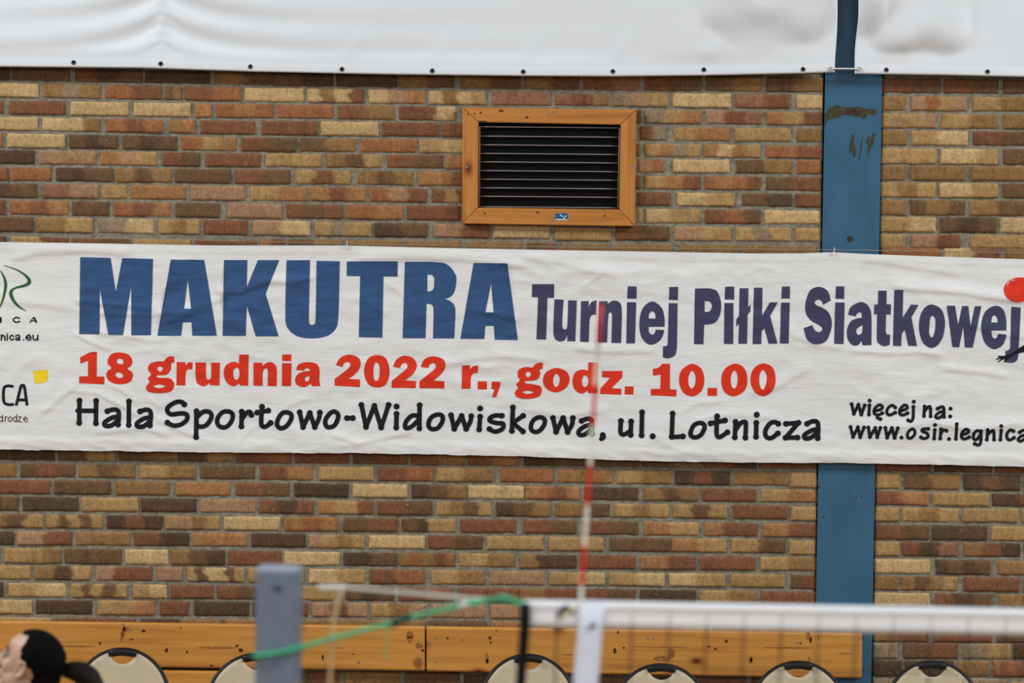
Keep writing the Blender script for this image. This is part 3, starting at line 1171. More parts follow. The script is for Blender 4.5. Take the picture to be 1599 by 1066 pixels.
def script(mb_, txt, x0, y0, s, w, rd):
    """handwritten strokes: 'x,y ~x,y d' ; a trailing d on a token marks a ball end; 'O' first = closed loop; '@x,y' lone dot"""
    for part in txt.split(';'):
        toks = part.split()
        if not toks:
            continue
        _so[0] = (_so[0] + 1) % 6
        off = OFF + 0.0001 * _so[0]
        closed = toks[0] == 'O'
        if closed:
            toks = toks[1:]
        if toks[0][0] == '@':
            for tk in toks:
                a, b = tk[1:].split(',')
                dot(mb_, (x0 + float(a) / s, y0 + float(b) / s), rd * 1.02, off)
            continue
        pts, sm, dots = [], [], []
        for tk in toks:
            d = tk.endswith('d')
            tk = tk.rstrip('d')
            q = tk[0] == '~'
            a, b = tk.lstrip('~').split(',')
            p = (x0 + float(a) / s, y0 + float(b) / s)
            pts.append(p)
            sm.append(q)
            if d:
                dots.append(p)
        if closed:
            path = smoothpath([Vector((a, b, 0)) for a, b in pts], 8, True)
            path.append(path[0])
            stroke(mb_, [(q.x, q.y) for q in path], w, off)
            continue
        if any(sm):
            path = smoothpath([Vector((a, b, 0)) for a, b in pts], 7)
            stroke(mb_, [(q.x, q.y) for q in path], w, off)
        else:
            for (a, b) in zip(pts, pts[1:]):
                k = max(2, int(math.hypot(b[0] - a[0], b[1] - a[1]) / 3))
                stroke(mb_, [(a[0] + (b[0] - a[0]) * i / k, a[1] + (b[1] - a[1]) * i / k) for i in range(k + 1)], w, off)
        for e in (pts[0], pts[-1]):
            if e not in dots:
                dot(mb_, e, w * 0.5, off)
        for p in pts[1:-1]:
            if p not in dots and not any(sm):
                dot(mb_, p, w * 0.5, off)
        for e in dots:
            dot(mb_, e, rd, off + 0.00005)


SZ = 6.6625
title, subtitle, date, venue, web, web1 = MB(), MB(), MB(), MB(), MB(), MB()
for g in ("102,42 418,50 472,405 540,52 860,60 838,852 634,852 633,340 548,850 395,846 306,372 304,842 93,842",
          "1045,66 1392,70 1524,858 1268,858 1260,718 1170,718 1152,858 906,858;1222,270 1256,576 1183,576"):
    fill(title, parse(g, 110, 395, SZ))
for g in ("66,72 308,72 303,352 418,74 640,72 498,424 634,864 395,864 302,545 292,860 52,858",
          "716,74 960,74 948,690 ~955,735 ~980,748 ~1008,735 ~1018,690 1028,80 1270,84 ~1252,690 ~1225,790 ~1140,860 ~980,886 ~820,860 ~725,775 ~704,670"):
    fill(title, parse(g, 340, 395, SZ))
for g in ("-188,86 340,86 338,244 192,244 180,878 -64,874 -50,240 -190,238",
          "415,90 700,90 ~850,115 ~940,220 ~950,300 ~925,410 ~880,460 830,474 ~890,500 ~930,545 ~940,620 ~932,800 928,886 708,886 ~713,600 ~705,550 ~680,530 640,526 630,884 392,884;648,226 ~690,226 ~718,255 ~720,300 ~716,360 ~695,390 648,400",
          "1130,102 1480,104 1590,904 1350,900 1340,756 1252,756 1240,892 993,890;1312,312 1338,614 1252,614"):
    fill(title, parse(g, 570, 395, SZ))
for g in ("74,122 302,122 300,264 232,264 218,698 118,696 135,258 70,256",
          "306,280 400,284 ~385,540 ~392,580 ~412,594 ~432,582 ~440,545 448,290 538,292 522,716 438,714 440,650 ~410,705 ~360,718 ~310,690 ~294,610",
          "582,300 662,298 660,360 ~690,310 742,290 738,440 ~700,442 ~676,470 ~668,540 662,724 572,720",
          "770,300 858,300 858,330 ~890,305 ~930,292 ~985,315 ~1005,380 998,734 898,732 905,440 ~895,418 ~880,416 ~866,440 852,728 756,728",
          "1068,144 1160,146 1158,274 1062,274", "1060,310 1156,312 1142,738 1052,738",
          "1450,565 ~1450,480 ~1420,370 ~1325,302 ~1230,365 ~1190,500 ~1205,660 ~1260,735 ~1320,752 ~1400,710 ~1440,640 1445,600 1360,594 ~1345,635 ~1315,646 ~1288,620 1284,566;1284,480 ~1292,430 ~1325,405 ~1352,430 1358,480",
          "1500,152 1592,150 1588,288 1497,286", "1494,320 1586,322 1580,780 ~1560,860 ~1490,894 1434,885 1434,768 ~1470,765 ~1482,740"):
    fill(subtitle, parse(g, 820, 425, SZ))
for g in ("168,168 320,166 ~390,190 ~430,270 ~440,350 ~425,450 ~380,520 ~320,540 264,542 256,748 158,746;268,298 ~320,305 ~346,350 ~325,400 ~300,410 268,410",
          "482,150 576,148 575,284 477,282", "474,318 568,318 566,746 470,744",
          "632,165 724,165 720,366 746,330 744,408 716,440 710,744 620,742 626,530 597,565 598,492 626,450",
          "782,160 870,160 866,452 948,312 1030,312 950,455 1026,742 934,742 890,580 860,618 858,746 768,744",
          "1072,148 1156,146 1155,272 1066,272", "1064,314 1154,314 1142,740 1052,740"):
    fill(subtitle, parse(g, 1060, 425, SZ))
for g in ("302,338 382,292 ~345,190 ~260,150 ~170,185 ~118,320 ~125,430 ~175,500 ~260,550 ~292,580 ~285,610 ~255,620 ~215,600 188,548 98,580 ~130,690 ~180,735 ~240,748 ~330,715 ~380,610 ~392,510 ~360,420 ~300,370 ~230,340 ~212,312 ~245,284 ~285,298",
          "435,145 522,145 520,276 430,274", "428,312 526,312 514,746 416,742",
          "560,440 ~590,360 ~690,308 ~760,335 ~800,420 804,756 712,758 702,710 ~665,755 ~610,758 ~560,700 ~550,600 ~590,510 ~650,480 706,472 ~700,425 ~680,414 ~655,430 640,458;712,548 ~660,580 ~645,615 ~665,650 ~700,635 712,600",
          "875,190 962,190 960,330 1008,334 1004,440 956,438 952,610 ~965,645 998,644 994,755 ~930,768 ~870,730 ~860,660 864,436 830,434 834,336 872,332",
          "1042,182 1135,182 1128,472 1215,334 1294,338 1220,468 1278,766 1188,764 1150,598 1120,640 1112,766 1028,762",
          "~1438,334 ~1530,385 ~1568,500 ~1550,660 ~1490,760 ~1420,786 ~1340,730 ~1300,600 ~1310,460 ~1365,360;~1440,450 ~1468,490 ~1466,590 ~1445,665 ~1424,678 ~1406,640 ~1408,530 ~1418,470"):
    fill(subtitle, parse(g, 1240, 425, SZ))
for g in ("528,346 614,346 646,548 688,350 752,350 776,556 820,352 888,352 798,782 716,780 700,560 656,780 586,776",
          "1148,604 ~1145,480 ~1110,380 ~1035,346 ~940,395 ~892,500 ~890,620 ~930,740 ~1015,798 ~1100,765 ~1140,690 1145,645 1062,638 ~1050,675 ~1022,688 ~998,660 990,604;990,520 ~1000,465 ~1022,446 ~1050,470 1058,520",
          "1200,356 1298,366 1278,760 ~1265,900 ~1225,938 1140,935 1138,815 1165,812 ~1185,790 1190,700"):
    fill(subtitle, parse(g, 1399, 425, 6.66))
for g in ("205,97 276,94 274,350 354,350 354,430 92,418 92,348 184,346 184,186 104,215 102,150 ~160,120",
          "~515,100 ~610,125 ~646,190 ~630,240 ~595,268 ~640,300 ~652,340 ~620,405 ~510,430 ~410,400 ~374,340 ~390,290 ~428,262 ~395,225 ~388,180 ~430,115;~520,162 ~550,185 ~545,220 ~510,218 ~485,200 ~490,172;~500,305 ~540,325 ~550,350 ~520,366 ~485,355 ~466,328",
          "1082,145 1078,205 ~1052,210 ~1048,240 ~1046,275 ~1000,330 ~905,338 ~893,352 ~940,362 ~1040,370 ~1080,430 ~1050,500 ~930,522 ~810,505 ~788,455 ~825,405 ~806,370 ~840,325 ~808,280 ~825,220 ~900,193 975,192 ~1000,155 ~1045,138;~932,243 ~964,268 ~935,298 ~902,270;~925,432 ~985,450 ~925,470 ~866,450",
          "1106,200 1195,200 1195,240 ~1225,205 1272,202 1268,276 ~1220,278 ~1200,320 1196,442 1104,440",
          "1302,202 1410,205 1410,350 ~1418,375 ~1436,382 ~1458,370 1466,345 1464,206 1556,205 1550,444 1452,440 1448,418 ~1390,452 ~1320,420 ~1304,350"):
    fill(date, parse(g, 110, 535, SZ))
for g in ("226,122 322,122 316,446 230,444 226,420 ~170,452 ~100,420 ~64,330 ~85,235 ~160,196 220,212;~195,258 ~222,280 ~222,360 ~195,386 ~165,360 ~165,285",
          "372,206 465,206 465,240 ~510,208 ~560,202 ~605,240 616,300 612,450 520,450 522,300 ~515,270 ~492,268 ~470,300 466,448 372,444",
          "672,120 766,120 766,190 670,188", "670,210 768,212 762,450 668,450",
          "815,282 ~840,225 ~930,200 ~1030,220 ~1058,280 1056,380 1066,450 978,452 970,425 ~900,460 ~820,435 ~806,375 ~840,320 ~900,298 962,292 ~950,268 ~920,264 895,288;955,345 ~915,358 ~904,385 ~925,402 ~950,390"):
    fill(date, parse(g, 340, 535, SZ))
for g in ("95,228 ~150,150 ~240,122 ~330,155 ~354,210 ~335,280 ~290,330 230,374 348,380 346,460 84,444 84,374 ~170,310 ~240,250 ~245,215 ~215,198 ~180,215 165,252",
          "~525,128 ~610,155 ~652,260 ~645,370 ~600,445 ~520,464 ~440,435 ~395,340 ~395,250 ~440,155;~522,204 ~548,235 ~552,320 ~540,380 ~515,396 ~492,370 ~488,280 ~500,215",
          "690,248 ~730,170 ~810,134 ~900,160 ~938,230 ~910,310 816,390 930,396 928,470 676,468 678,395 ~770,320 ~838,260 ~840,225 ~815,208 ~780,225 764,262",
          "978,250 ~1020,170 ~1110,140 ~1210,170 ~1236,230 ~1205,310 1112,392 1226,398 1224,474 966,470 968,398 ~1060,325 ~1130,265 ~1135,230 ~1110,208 ~1070,230 1058,262"):
    fill(date, parse(g, 510, 535, SZ))
for g in ("80,168 158,166 158,210 ~200,172 246,170 238,248 ~195,252 ~170,290 165,410 72,410", "240,334 336,334 334,418 240,416",
          "386,336 476,338 474,375 432,498 388,498 414,418 384,414",
          "918,140 914,205 ~884,210 ~890,250 ~870,305 ~820,325 ~740,332 ~727,350 ~800,362 ~890,385 ~905,430 ~880,490 ~760,518 ~650,500 ~625,450 ~660,400 ~640,365 ~680,318 ~655,280 ~665,215 ~730,185 810,190 ~840,155 ~880,140;~765,232 ~795,260 ~765,292 ~735,262;~760,430 ~818,448 ~760,465 ~706,448",
          "~1055,195 ~1160,230 ~1196,310 ~1160,400 ~1060,448 ~960,415 ~918,330 ~950,240;~1060,252 ~1092,300 ~1085,360 ~1055,394 ~1026,360 ~1030,290",
          "1390,135 1490,138 1482,458 1388,456 1386,430 ~1320,462 ~1250,420 ~1225,320 ~1260,235 ~1330,210 1390,220;~1355,270 ~1388,300 ~1385,365 ~1355,395 ~1325,360 ~1330,295"):
    fill(date, parse(g, 710, 545, SZ))
for g in ("334,226 546,226 542,295 432,405 536,410 532,472 314,464 318,406 418,296 334,292", "572,386 662,386 660,470 570,468",
          "962,150 1040,150 1040,415 1110,420 1106,490 840,478 842,412 940,412 944,262 866,275 862,205 ~920,190",
          "~1268,152 ~1360,195 ~1396,300 ~1380,410 ~1330,470 ~1262,490 ~1180,450 ~1136,340 ~1160,220;~1270,224 ~1305,275 ~1300,365 ~1270,410 ~1238,380 ~1232,290",
          "1434,402 1530,402 1528,485 1432,484"):
    fill(date, parse(g, 890, 545, SZ))
for g in ("~580,150 ~670,185 ~712,290 ~690,420 ~580,490 ~480,450 ~442,330 ~475,210;~578,222 ~610,270 ~605,370 ~575,412 ~545,370 ~545,270",
          "~875,147 ~970,185 ~1006,290 ~990,400 ~940,465 ~870,488 ~785,440 ~745,320 ~780,200;~875,216 ~912,265 ~910,350 ~880,420 ~850,400 ~836,320 ~845,250"):
    fill(date, parse(g, 1060, 545, SZ))
WV, RV = 7.2, 4.65
script(venue, "95,600d 92,832d;268,602d 266,835d;75,705 262,705;385,710d ~440,693 ~490,700 ~505,745 497,848d;505,765 ~430,778 ~358,826 ~366,860 ~430,856 ~498,802;"
       "610,608d 608,852d;725,712d ~780,695 ~822,703 ~838,750 828,858d;840,773 ~765,787 ~695,834 ~702,868 ~765,864 ~832,810;"
       "1185,640d ~1160,615 ~1100,615 ~1020,665 ~1010,710 ~1050,743 ~1150,733 ~1210,745 ~1210,800 ~1150,848 ~1070,858 1010,828d;"
       "1312,710d 1308,980d;1320,770 ~1380,718 ~1445,718 ~1468,770 ~1420,850 ~1360,872 ~1320,860", 110, 535, SZ, WV, RV)
script(venue, "O 95,712 150,735 150,800 100,868 45,878 2,850 -3,790 40,730;250,715d 246,870d;255,790 ~300,728 ~335,718 350,750d;"
       "460,665d ~452,830 ~470,870 ~505,868 550,832d;410,725d 525,705d;O 700,722 758,738 765,790 720,860 660,888 620,860 622,810 655,748;"
       "852,722d 888,875d;888,875 958,730d;958,730 1010,875d;1010,875 ~1052,790 1062,725d;O 1190,717 1243,732 1252,780 1215,858 1152,878 1122,850 1126,790;1345,782d 1405,782d", 340, 535, SZ, WV, RV)
script(venue, "362,645d 410,875d;410,875 497,655d;497,655 568,880d;568,880 645,645d;@728,662;728,738d 725,882d;968,648d 965,890d;"
       "960,762 ~890,757 ~832,812 ~815,868 ~832,888 ~890,868 ~958,800;O 1160,745 1205,762 1203,820 1160,884 1100,898 1063,870 1066,815 1100,767;"
       "1295,752d 1328,895d;1328,895 1405,760d;1405,760 1452,895d;1452,895 ~1495,820 1505,762d", 510, 535, SZ, WV, RV)
script(venue, "@265,615;265,700d 255,835d;490,692d ~430,688 ~372,710 ~368,745 ~440,768 ~502,775 ~500,825 ~440,855 ~395,850 362,830d;"
       "606,605d 595,850d;712,692d 605,768 710,855d;O 890,708 935,732 930,790 880,850 830,860 795,830 800,772 835,725;"
       "1022,715d 1055,860d;1055,860 1128,715d;1128,715 1175,862d;1175,862 ~1220,785 1230,715d;"
       "1320,745d ~1370,725 ~1418,728 ~1428,770 1430,880d;1427,785 ~1352,803 ~1292,852 ~1298,889 ~1355,886 ~1427,826;1540,892d ~1550,905 ~1545,920 1525,932", 710, 545, SZ, WV, RV)
script(venue, "530,745d ~525,850 ~535,880 ~560,886 ~600,868 ~635,840;636,750d 632,890d;750,655d 745,895d;@860,903;1068,668d 1058,910d;1058,912 1175,905d", 890, 545, SZ, WV, RV)
script(venue, "O 215,765 262,782 263,830 225,893 165,916 124,893 127,845 160,787;398,695d ~392,860 ~405,908 ~440,906 505,862d;330,770d 480,740d;"
       "590,755d 582,915d;590,840 ~640,772 ~688,755 ~698,790 692,920d;@810,680;806,765d 803,910d;1035,775d ~1000,757 ~945,775 ~900,850 ~912,912 ~965,922 1030,875d;"
       "1115,775d 1245,765d 1110,920d 1235,918d;1335,775d ~1390,750 ~1438,757 ~1450,810 1445,925d;1452,830 ~1380,846 ~1308,892 ~1316,927 ~1376,918 ~1450,856", 1060, 545, SZ, WV, RV)
SW = 5.7107
script(web1, "62,175d 82,262d;82,262 122,180d;122,180 148,268d;148,268 178,185d;@222,143;220,185d 216,268d;"
       "265,237 ~325,220 ~335,195 ~305,182 ~268,215 ~264,258 ~300,272 335,255d;300,272 ~290,296 318,308d;450,205d ~425,185 ~390,205 ~375,245 ~397,272 450,250d;"
       "490,237 ~548,218 ~556,193 ~530,183 ~494,220 ~492,260 ~520,272 560,255d;@615,152;612,198d ~610,290 ~598,322 ~582,328 565,318d;"
       "712,195d 706,280d;710,240 ~740,203 ~762,202 766,282d;828,215d ~858,200 ~882,208 885,288d;885,238 ~842,250 ~812,278 ~819,297 ~850,293 ~885,262;@944,215 @940,284", 1319, 600, SW, 4.8, 3.1)
script(web, "52,378d 75,468d;75,468 118,380d;118,380 138,470d;138,470 172,382d;210,382d 225,468d;225,468 272,385d;272,385 290,470d;290,470 318,385d;"
       "362,385d 378,474d;378,474 420,387d;420,387 445,476d;445,476 472,388d;@506,473;O 600,395 625,415 620,450 588,478 562,470 562,430;"
       "745,395d ~700,396 ~690,415 ~735,435 ~742,468 ~705,482 680,470d;@805,360;803,405d 798,482d;858,398d 852,482d;855,445 ~880,405 908,412d;@930,486;"
       "998,352d 992,485d;1040,452 ~1095,432 ~1103,407 ~1075,399 ~1044,435 ~1044,473 ~1070,487 1110,470d;1213,420 ~1180,410 ~1152,440 ~1150,483 ~1178,490 1215,440;"
       "1215,415d ~1213,510 ~1195,540 1160,528d;1275,405d 1268,492d;1270,455 ~1305,418 ~1328,415 1332,492d;@1395,370;1395,410d 1388,492d;"
       "1505,415d ~1475,405 ~1447,440 ~1450,482 ~1475,494 1510,475d;1560,425d ~1590,408 ~1618,415 1625,495d;1620,448 ~1575,460 ~1548,486 ~1555,504 ~1585,500 ~1620,470", 1319, 600, SW, 4.8, 3.1)
def words(mb_, name, mat, gap, labels):
    """one part per word: pieces of lettering closer than gap (px) belong together"""
    par = list(range(len(mb_.v)))

    def find(i):
        while par[i] != i:
            par[i] = par[par[i]]
            i = par[i]
        return i
    for f in mb_.f:
        a = find(f[0])
        for i in f[1:]:
            par[find(i)] = a
    isl = {}
    for k, f in enumerate(mb_.f):
        isl.setdefault(find(f[0]), []).append(k)
    L = []
    for fs in isl.values():
        xs_ = [mb_.v[i].x for k in fs for i in mb_.f[k]]
        L.append((min(xs_), max(xs_), fs))
    L.sort(key=lambda e: e[0])
    groups = []
    for a, b, fs in L:
        if groups and a - groups[-1][1] < gap / 370.0:
            groups[-1][1] = max(groups[-1][1], b)
            groups[-1][2] += fs
        else:
            groups.append([a, b, list(fs)])
    for gi, (a, b, fs) in enumerate(groups):
        used = sorted({i for k in fs for i in mb_.f[k]})
        ix = {o_: n_ for n_, o_ in enumerate(used)}
        q = MB()
        q.add([mb_.v[i] for i in used], [tuple(ix[i] for i in mb_.f[k]) for k in fs])
        o_ = adopt(q.build(name, mat, None, True), ban)
        if gi < len(labels):
            o_['label'] = labels[gi]
    return len(groups)


adopt(title.build('title_lettering', M_BLUE_INK, None, True), ban)['label'] = 'row of big blue capital letters'
print('WORDS', words(subtitle, 'subtitle_lettering', M_PURPLE_INK, 14, ['purple word Turniej', 'purple word Piłki', 'purple word Siatkowej']),
      words(date, 'date_lettering', M_RED_INK, 15, ['red 18', 'red grudnia', 'red 2022', 'red r.,', 'red godz.', 'red 10.00']),
      words(venue, 'venue_lettering', M_BLACK_INK, 13, ['black Hala', 'black Sportowo-Widowiskowa,', 'black ul.', 'black Lotnicza']),
      words(web1, 'website_lettering', M_BLACK_INK, 20, ['black words więcej na:']),
      words(web, 'website_lettering', M_BLACK_INK, 20, ['black web address']))
# red ball and the dark arm of the printed player
m = MB()
fill(m, parse("~1120,190 ~1135,130 ~1180,82 ~1260,54 ~1350,62 ~1430,120 ~1444,200 ~1400,270 ~1300,306 ~1210,300 ~1150,260", 1399, 425, 6.66), OFF + 0.0004)
adopt(m.build('printed_ball', M_RED_INK, None, True), ban)['label'] = 'red printed ball'
m = MB()  # white arcs that belong to the print of the ball
for a in ("1158,140 ~1162,112 ~1180,95", "1196,84 ~1212,80 ~1232,84"):
    q = [tuple(float(z) for z in k.lstrip('~').split(',')) for k in a.split()]
    path = smoothpath([Vector((1399 + x / 6.66, 425 + y / 6.66, 0)) for x, y in q], 5)
    stroke(m, [(p.x, p.y) for p in path], 1.1, OFF + 0.0008)
adopt(m.build('ball_arcs', M_CLOTH, None, True), ban)['label'] = 'white arcs printed on the red ball'
m = MB()
fill(m, parse("1470,660 1470,790 1332,828 ~1250,850 ~1180,892 1130,938 1119,934 1138,900 1105,908 1066,936 1058,930 1098,893 1044,909 1039,900 1082,880 1056,878 1060,866 ~1130,866 ~1200,840 ~1290,780 1332,755", 1399, 425, 6.66), OFF + 0.0008)
adopt(m.build('printed_arm', M_BLACK_INK, None, True), ban)['label'] = 'black printed arm and hand'
# emblems at the left edge
SL = 3.676
LX = lambda a, b: (a / SL, 390 + b / SL)
m = MB()
for pts, wd_ in (([(22, 90), (90, 112), (150, 150), (168, 185), (140, 205), (85, 220), (62, 245), (75, 285), (108, 325), (150, 350)], [1.0, 2.0, 3.6, 5.6, 4.2, 3.2, 5.2, 4.8, 3.2, 0.8]),
                 ([(2, 118), (24, 160), (32, 205), (22, 265), (4, 318), (-24, 370)], [1.2, 3.4, 4.6, 3.4, 2.2, 1.0])):
    P = [Vector((*LX(a, b), w_)) for (a, b), w_ in zip(pts, wd_)]
    q = smoothpath(P, 7)
    stroke(m, [(p.x, p.y) for p in q], [p.z for p in q], OFF)
adopt(m.build('green_emblem', M_GREEN_INK, None, True), ban)['label'] = 'green swoosh emblem shaped like a letter R'
m = MB()
fill(m, parse("-2,385 10,385 10,418 -2,418", 0, 390, SL))
fill(m, parse("190,385 200,385 215,418 203,418 199,410 180,410 176,418 167,418;190,392 197,404 183,404", 0, 390, SL))
script(m, "112,392 ~92,387 ~76,401 ~92,415 113,410", 0, 390, SL, 2.2, 2)
adopt(m.build('organiser_lettering', M_BLACK_INK, None, True), ban)['label'] = 'spaced black letters I C A'
m = MB()
script(m, "8,487 8,518;8,502 ~18,490 ~27,497 28,518;42,489 42,518;42,480 42,481;78,496 ~66,489 ~57,503 ~66,517 79,510;90,494 ~103,488 ~112,494 113,518;113,503 ~96,505 ~91,513 ~100,517 113,510;135,515 135,516;"
       "150,503 178,503 ;178,502 ~165,487 ~150,503 ~163,517 178,512;190,489 ~191,508 ~200,517 216,507;217,489 217,518", 0, 390, SL, 2.1, 2)
adopt(m.build('organiser_lettering', M_BLACK_INK, None, True), ban)['label'] = 'black web address ending in nica.eu'
m = MB()
script(m, "72,782 ~42,780 ~22,797 ~22,868 ~42,886 75,886;95,886 ~120,785 ~130,780 ~140,785 155,886;105,860 148,860", 0, 390, SL, 4.4, 2)
adopt(m.build('organiser_lettering', M_BLACK_INK, None, True), ban)['label'] = 'bold black letters CA'
m = MB()
script(m, "15,946 15,985;O 5,956 15,970 5,985 -6,970;30,957 30,985;30,966 ~36,957 42,957;O 58,957 68,970 58,985 47,970;97,944 97,985;O 86,957 97,970 86,985 76,970;106,957 122,957;122,957 105,985;105,985 124,985;"
       "136,970 158,970;158,969 ~147,957 ~136,970 ~147,985 158,981", 0, 390, SL, 1.15, 1)
adopt(m.build('organiser_lettering', M_BLACK_INK, None, True), ban)['label'] = 'thin black letters ending in drodze'
m = MB()
fill(m, parse("190,694 230,690 270,686 276,720 272,752 236,762 202,768 196,735", 0, 390, SL))
adopt(m.build('yellow_square', M_YELLOW_INK, None, True), ban)['label'] = 'yellow printed square'

# wire the banner hangs on, and its ties
m = MB()
wp = [(-420, 362), (0, 368), (270, 374), (541, 380), (800, 384.5), (1050, 387.5), (1302, 390), (1450, 392), (1599, 394.5), (2020, 402)]
m.tube([at(a, b, YB - 0.004) for a, b in wp], 0.0017, 6)
tag(m.build('hanging_wire', M_WIRE, None, True), 'thin steel wire stretched along the top of the printed banner', 'wire')
for px, py, lb in ((541, 380, 'small white tie on the wire above the blue capitals'), (1302, 390, 'small white tie on the wire in front of the blue column')):
    c = at(px, py, YB)
    e = empty('cable_tie', c)
    tag(e, lb, 'tie', 'ties holding the printed banner')
    m = MB()
    m.tube([c + Vector((0.007 * cos(a) * 0.6, -0.003 + 0.006 * sin(a), -0.008 + 0.016 * cos(a))) for a in [i * 2 * pi / 16 for i in range(16)]], 0.0016, 6, closed=True)
    adopt(m.build('loop', M_CORD, None, True), e)
    m = MB()
    m.tube([c + Vector((0.0, -0.009, 0.0)), c + Vector((0.002, -0.011, 0.006)), c + Vector((0.001, -0.011, 0.011))], 0.0013, 6)
    adopt(m.build('tail', M_CORD, None, True), e)
    m = MB()
    m.tube([c + Vector((0.0, -0.010, -0.004)), c + Vector((-0.003, -0.012, -0.014)), c + Vector((-0.004, -0.012, -0.022))], 0.0008, 6)
    adopt(m.build('tail', M_CORD, None, True), e)

# ------------------------------------------------------------------ white sheets hung above
YU = -0.052
U_BOT_L = [(-420, 98), (0, 104), (220, 106), (400, 111.8), (600, 116), (820, 118.6), (960, 119.2), (1100, 117.8), (1190, 115.8), (1250, 114.6), (1306, 112.6)]
U_BOT_R = [(1333, 115), (1400, 116), (1470, 117), (1599, 120), (2020, 127)]


def upper_h(px, py, side):
    x, z = px / 370.0, py / 370.0
    h = 0.018 * noise.noise(Vector((x * 0.8, z * 1.2, 40 + side)))
    h += 0.006 * noise.noise(Vector((x * 2.2, z * 2.6, 20 + side)))
    if side == 0:
        d = abs(px - 252)
        ph = py - 48 * (1 - exp(-d / 75.0))
        h += 0.0075 * sin(2 * pi * ph / 46.0) * exp(-d / 170.0) * (1 - exp(-d / 10.0))
        h += 0.0022 * sin(2 * pi * (ph + 4) / 15.0) * exp(-d / 17.0) * (1 - exp(-d / 3.0))
        h += 0.004 * exp(-(d / 7.0) ** 2)
        wx, wy = 34 * noise.noise(Vector((x * 5, z * 5, 3))), 26 * noise.noise(Vector((x * 5, z * 5, 13)))
        q = ((px + wx - 1205) / 120.0) ** 2 + ((py + wy + 40) / 115.0) ** 2
        h += 0.046 * smooth01(1.15 - q)
        # soft swag towards the eyelets
        for ex in (535, 675, 817, 957, 1099):
            dd = px - ex
            h += 0.004 * exp(-((dd - (102 - py) * 0.5) / 14.0) ** 2) * smooth01((py - 40) / 50.0)
    else:
        wx, wy = 40 * noise.noise(Vector((x * 5, z * 5, 3))), 34 * noise.noise(Vector((x * 5, z * 5, 13)))
        q = ((px + wx - 1445) / 100.0) ** 2 + ((py + wy - 5) / 95.0) ** 2
        h += 0.038 * smooth01(1.1 - q)
        q = ((px - 1350) / 40.0) ** 2 + ((py + 10) / 70.0) ** 2
        h += 0.026 * smooth01(1.1 - q)
        h += 0.006 * sin((px + py * 1.3) / 26.0) * exp(-((px - 1400) / 60.0) ** 2)
    return h


def hang(side, x0, x1, bot, label, eyes):
    c0 = at((x0 + x1) / 2, 0, YU)
    root = empty('hanging_sheet', (c0.x, 0, c0.z))
    tag(root, label, 'sheet', 'white sheets hung along the top of the wall')
    nx = int((x1 - x0) / 4)
    rows = 110
    top = -420.0

    def pt(px, py, off=0.0):
        b = poly_y(bot, px)
        hem = smooth01((b - py - 14) / 26.0)
        p = at(px, py, YU)
        p.y -= upper_h(px, py, side) * hem + off
        if b - py < 13:
            p.y -= 0.0015
        return p
    V, Fc = [], []
    for j in range(rows + 1):
        w = (j / rows) ** 0.7
        for i in range(nx + 1):
            # slanting end at the gap over the column
            if side == 0:
                u = i / nx
                b = poly_y(bot, x0 + (x1 - x0) * u)
                py = top + (b - top) * w
                xe = 1304.5 + (112 - py) * 0.022 + 1.2 * sin(py / 23.0)
                px = x0 + (xe - x0) * u
            else:
                u = i / nx
                b = poly_y(bot, x0 + (x1 - x0) * u)
                py = top + (b - top) * w
                xs = 1334 + (115 - py) * 0.052 + 1.0 * sin(py / 17.0) if py > -60 else 1334 + 175 * 0.052 + sin(-60 / 17.0)
                px = xs + (x1 - xs) * u
            V.append(pt(px, py))
    for j in range(rows):
        for i in range(nx):
            a = j * (nx + 1) + i
            Fc.append((a, a + nx + 1, a + nx + 2, a + 1))
    o = link_mesh('sheet_cloth', V, Fc, M_VINYL, None, True)
    md = o.modifiers.new('solid', 'SOLIDIFY')
    md.thickness = 0.0015
    md.offset = 1
    adopt(o, root)
    for ex, ey in eyes:
        p = pt(ex, ey)
        m = MB()
        R, r = 0.0078, 0.0026
        ring = []
        for a in range(18):
            for b in range(8):
                th, ph = a * 2 * pi / 18, b * 2 * pi / 8
                rr_ = R + r * cos(ph)
                ring.append((p.x + rr_ * cos(th), p.y - 0.0022 - r * 0.7 * sin(ph), p.z + rr_ * sin(th)))
        m.add(ring, [(a * 8 + b, a * 8 + (b + 1) % 8, ((a + 1) % 18) * 8 + (b + 1) % 8, ((a + 1) % 18) * 8 + b) for a in range(18) for b in range(8)], 0)
        m.add([(p.x + 0.0062 * cos(a * pi / 8), p.y - 0.0026, p.z + 0.0062 * sin(a * pi / 8)) for a in range(16)], [tuple(range(16))], 1)
        adopt(m.build('eyelet', [M_GROMMET, M_HOLE], None, True), root)
    return pt


ptL = hang(0, -420, 1306, U_BOT_L, 'wide white sheet with eyelets above the air vent, left of the blue column',
           [(115, 97.5), (251, 99.5), (391, 104), (534, 108), (675, 110.5), (817, 112), (957, 111.5), (1099, 108.8), (1254, 108), (1298, 107.2)])
ptR = hang(1, 1334, 2020, U_BOT_R, 'white sheet with eyelets above the bricks right of the blue column', [(1341.5, 107.3), (1384, 109), (1542, 111.8)])
m = MB()
pa, pb = ptL(1298, 107), ptR(1341.5, 107.3)
ya = min(pa.y, pb.y) - 0.006
A_ = Vector((pa.x, ya, pa.z))
B_ = Vector((pb.x, ya, pb.z))
m.tube([A_ + (B_ - A_) * i / 6 for i in range(7)], 0.0034, 8)
m.tube([A_ + Vector((0.006 * cos(k * pi / 6), 0, 0.007 * sin(k * pi / 6))) for k in range(12)], 0.0028, 6, closed=True)
m.tube([B_ + Vector((-0.006 * cos(k * pi / 6), 0, 0.007 * sin(k * pi / 6))) for k in range(12)], 0.0028, 6, closed=True)
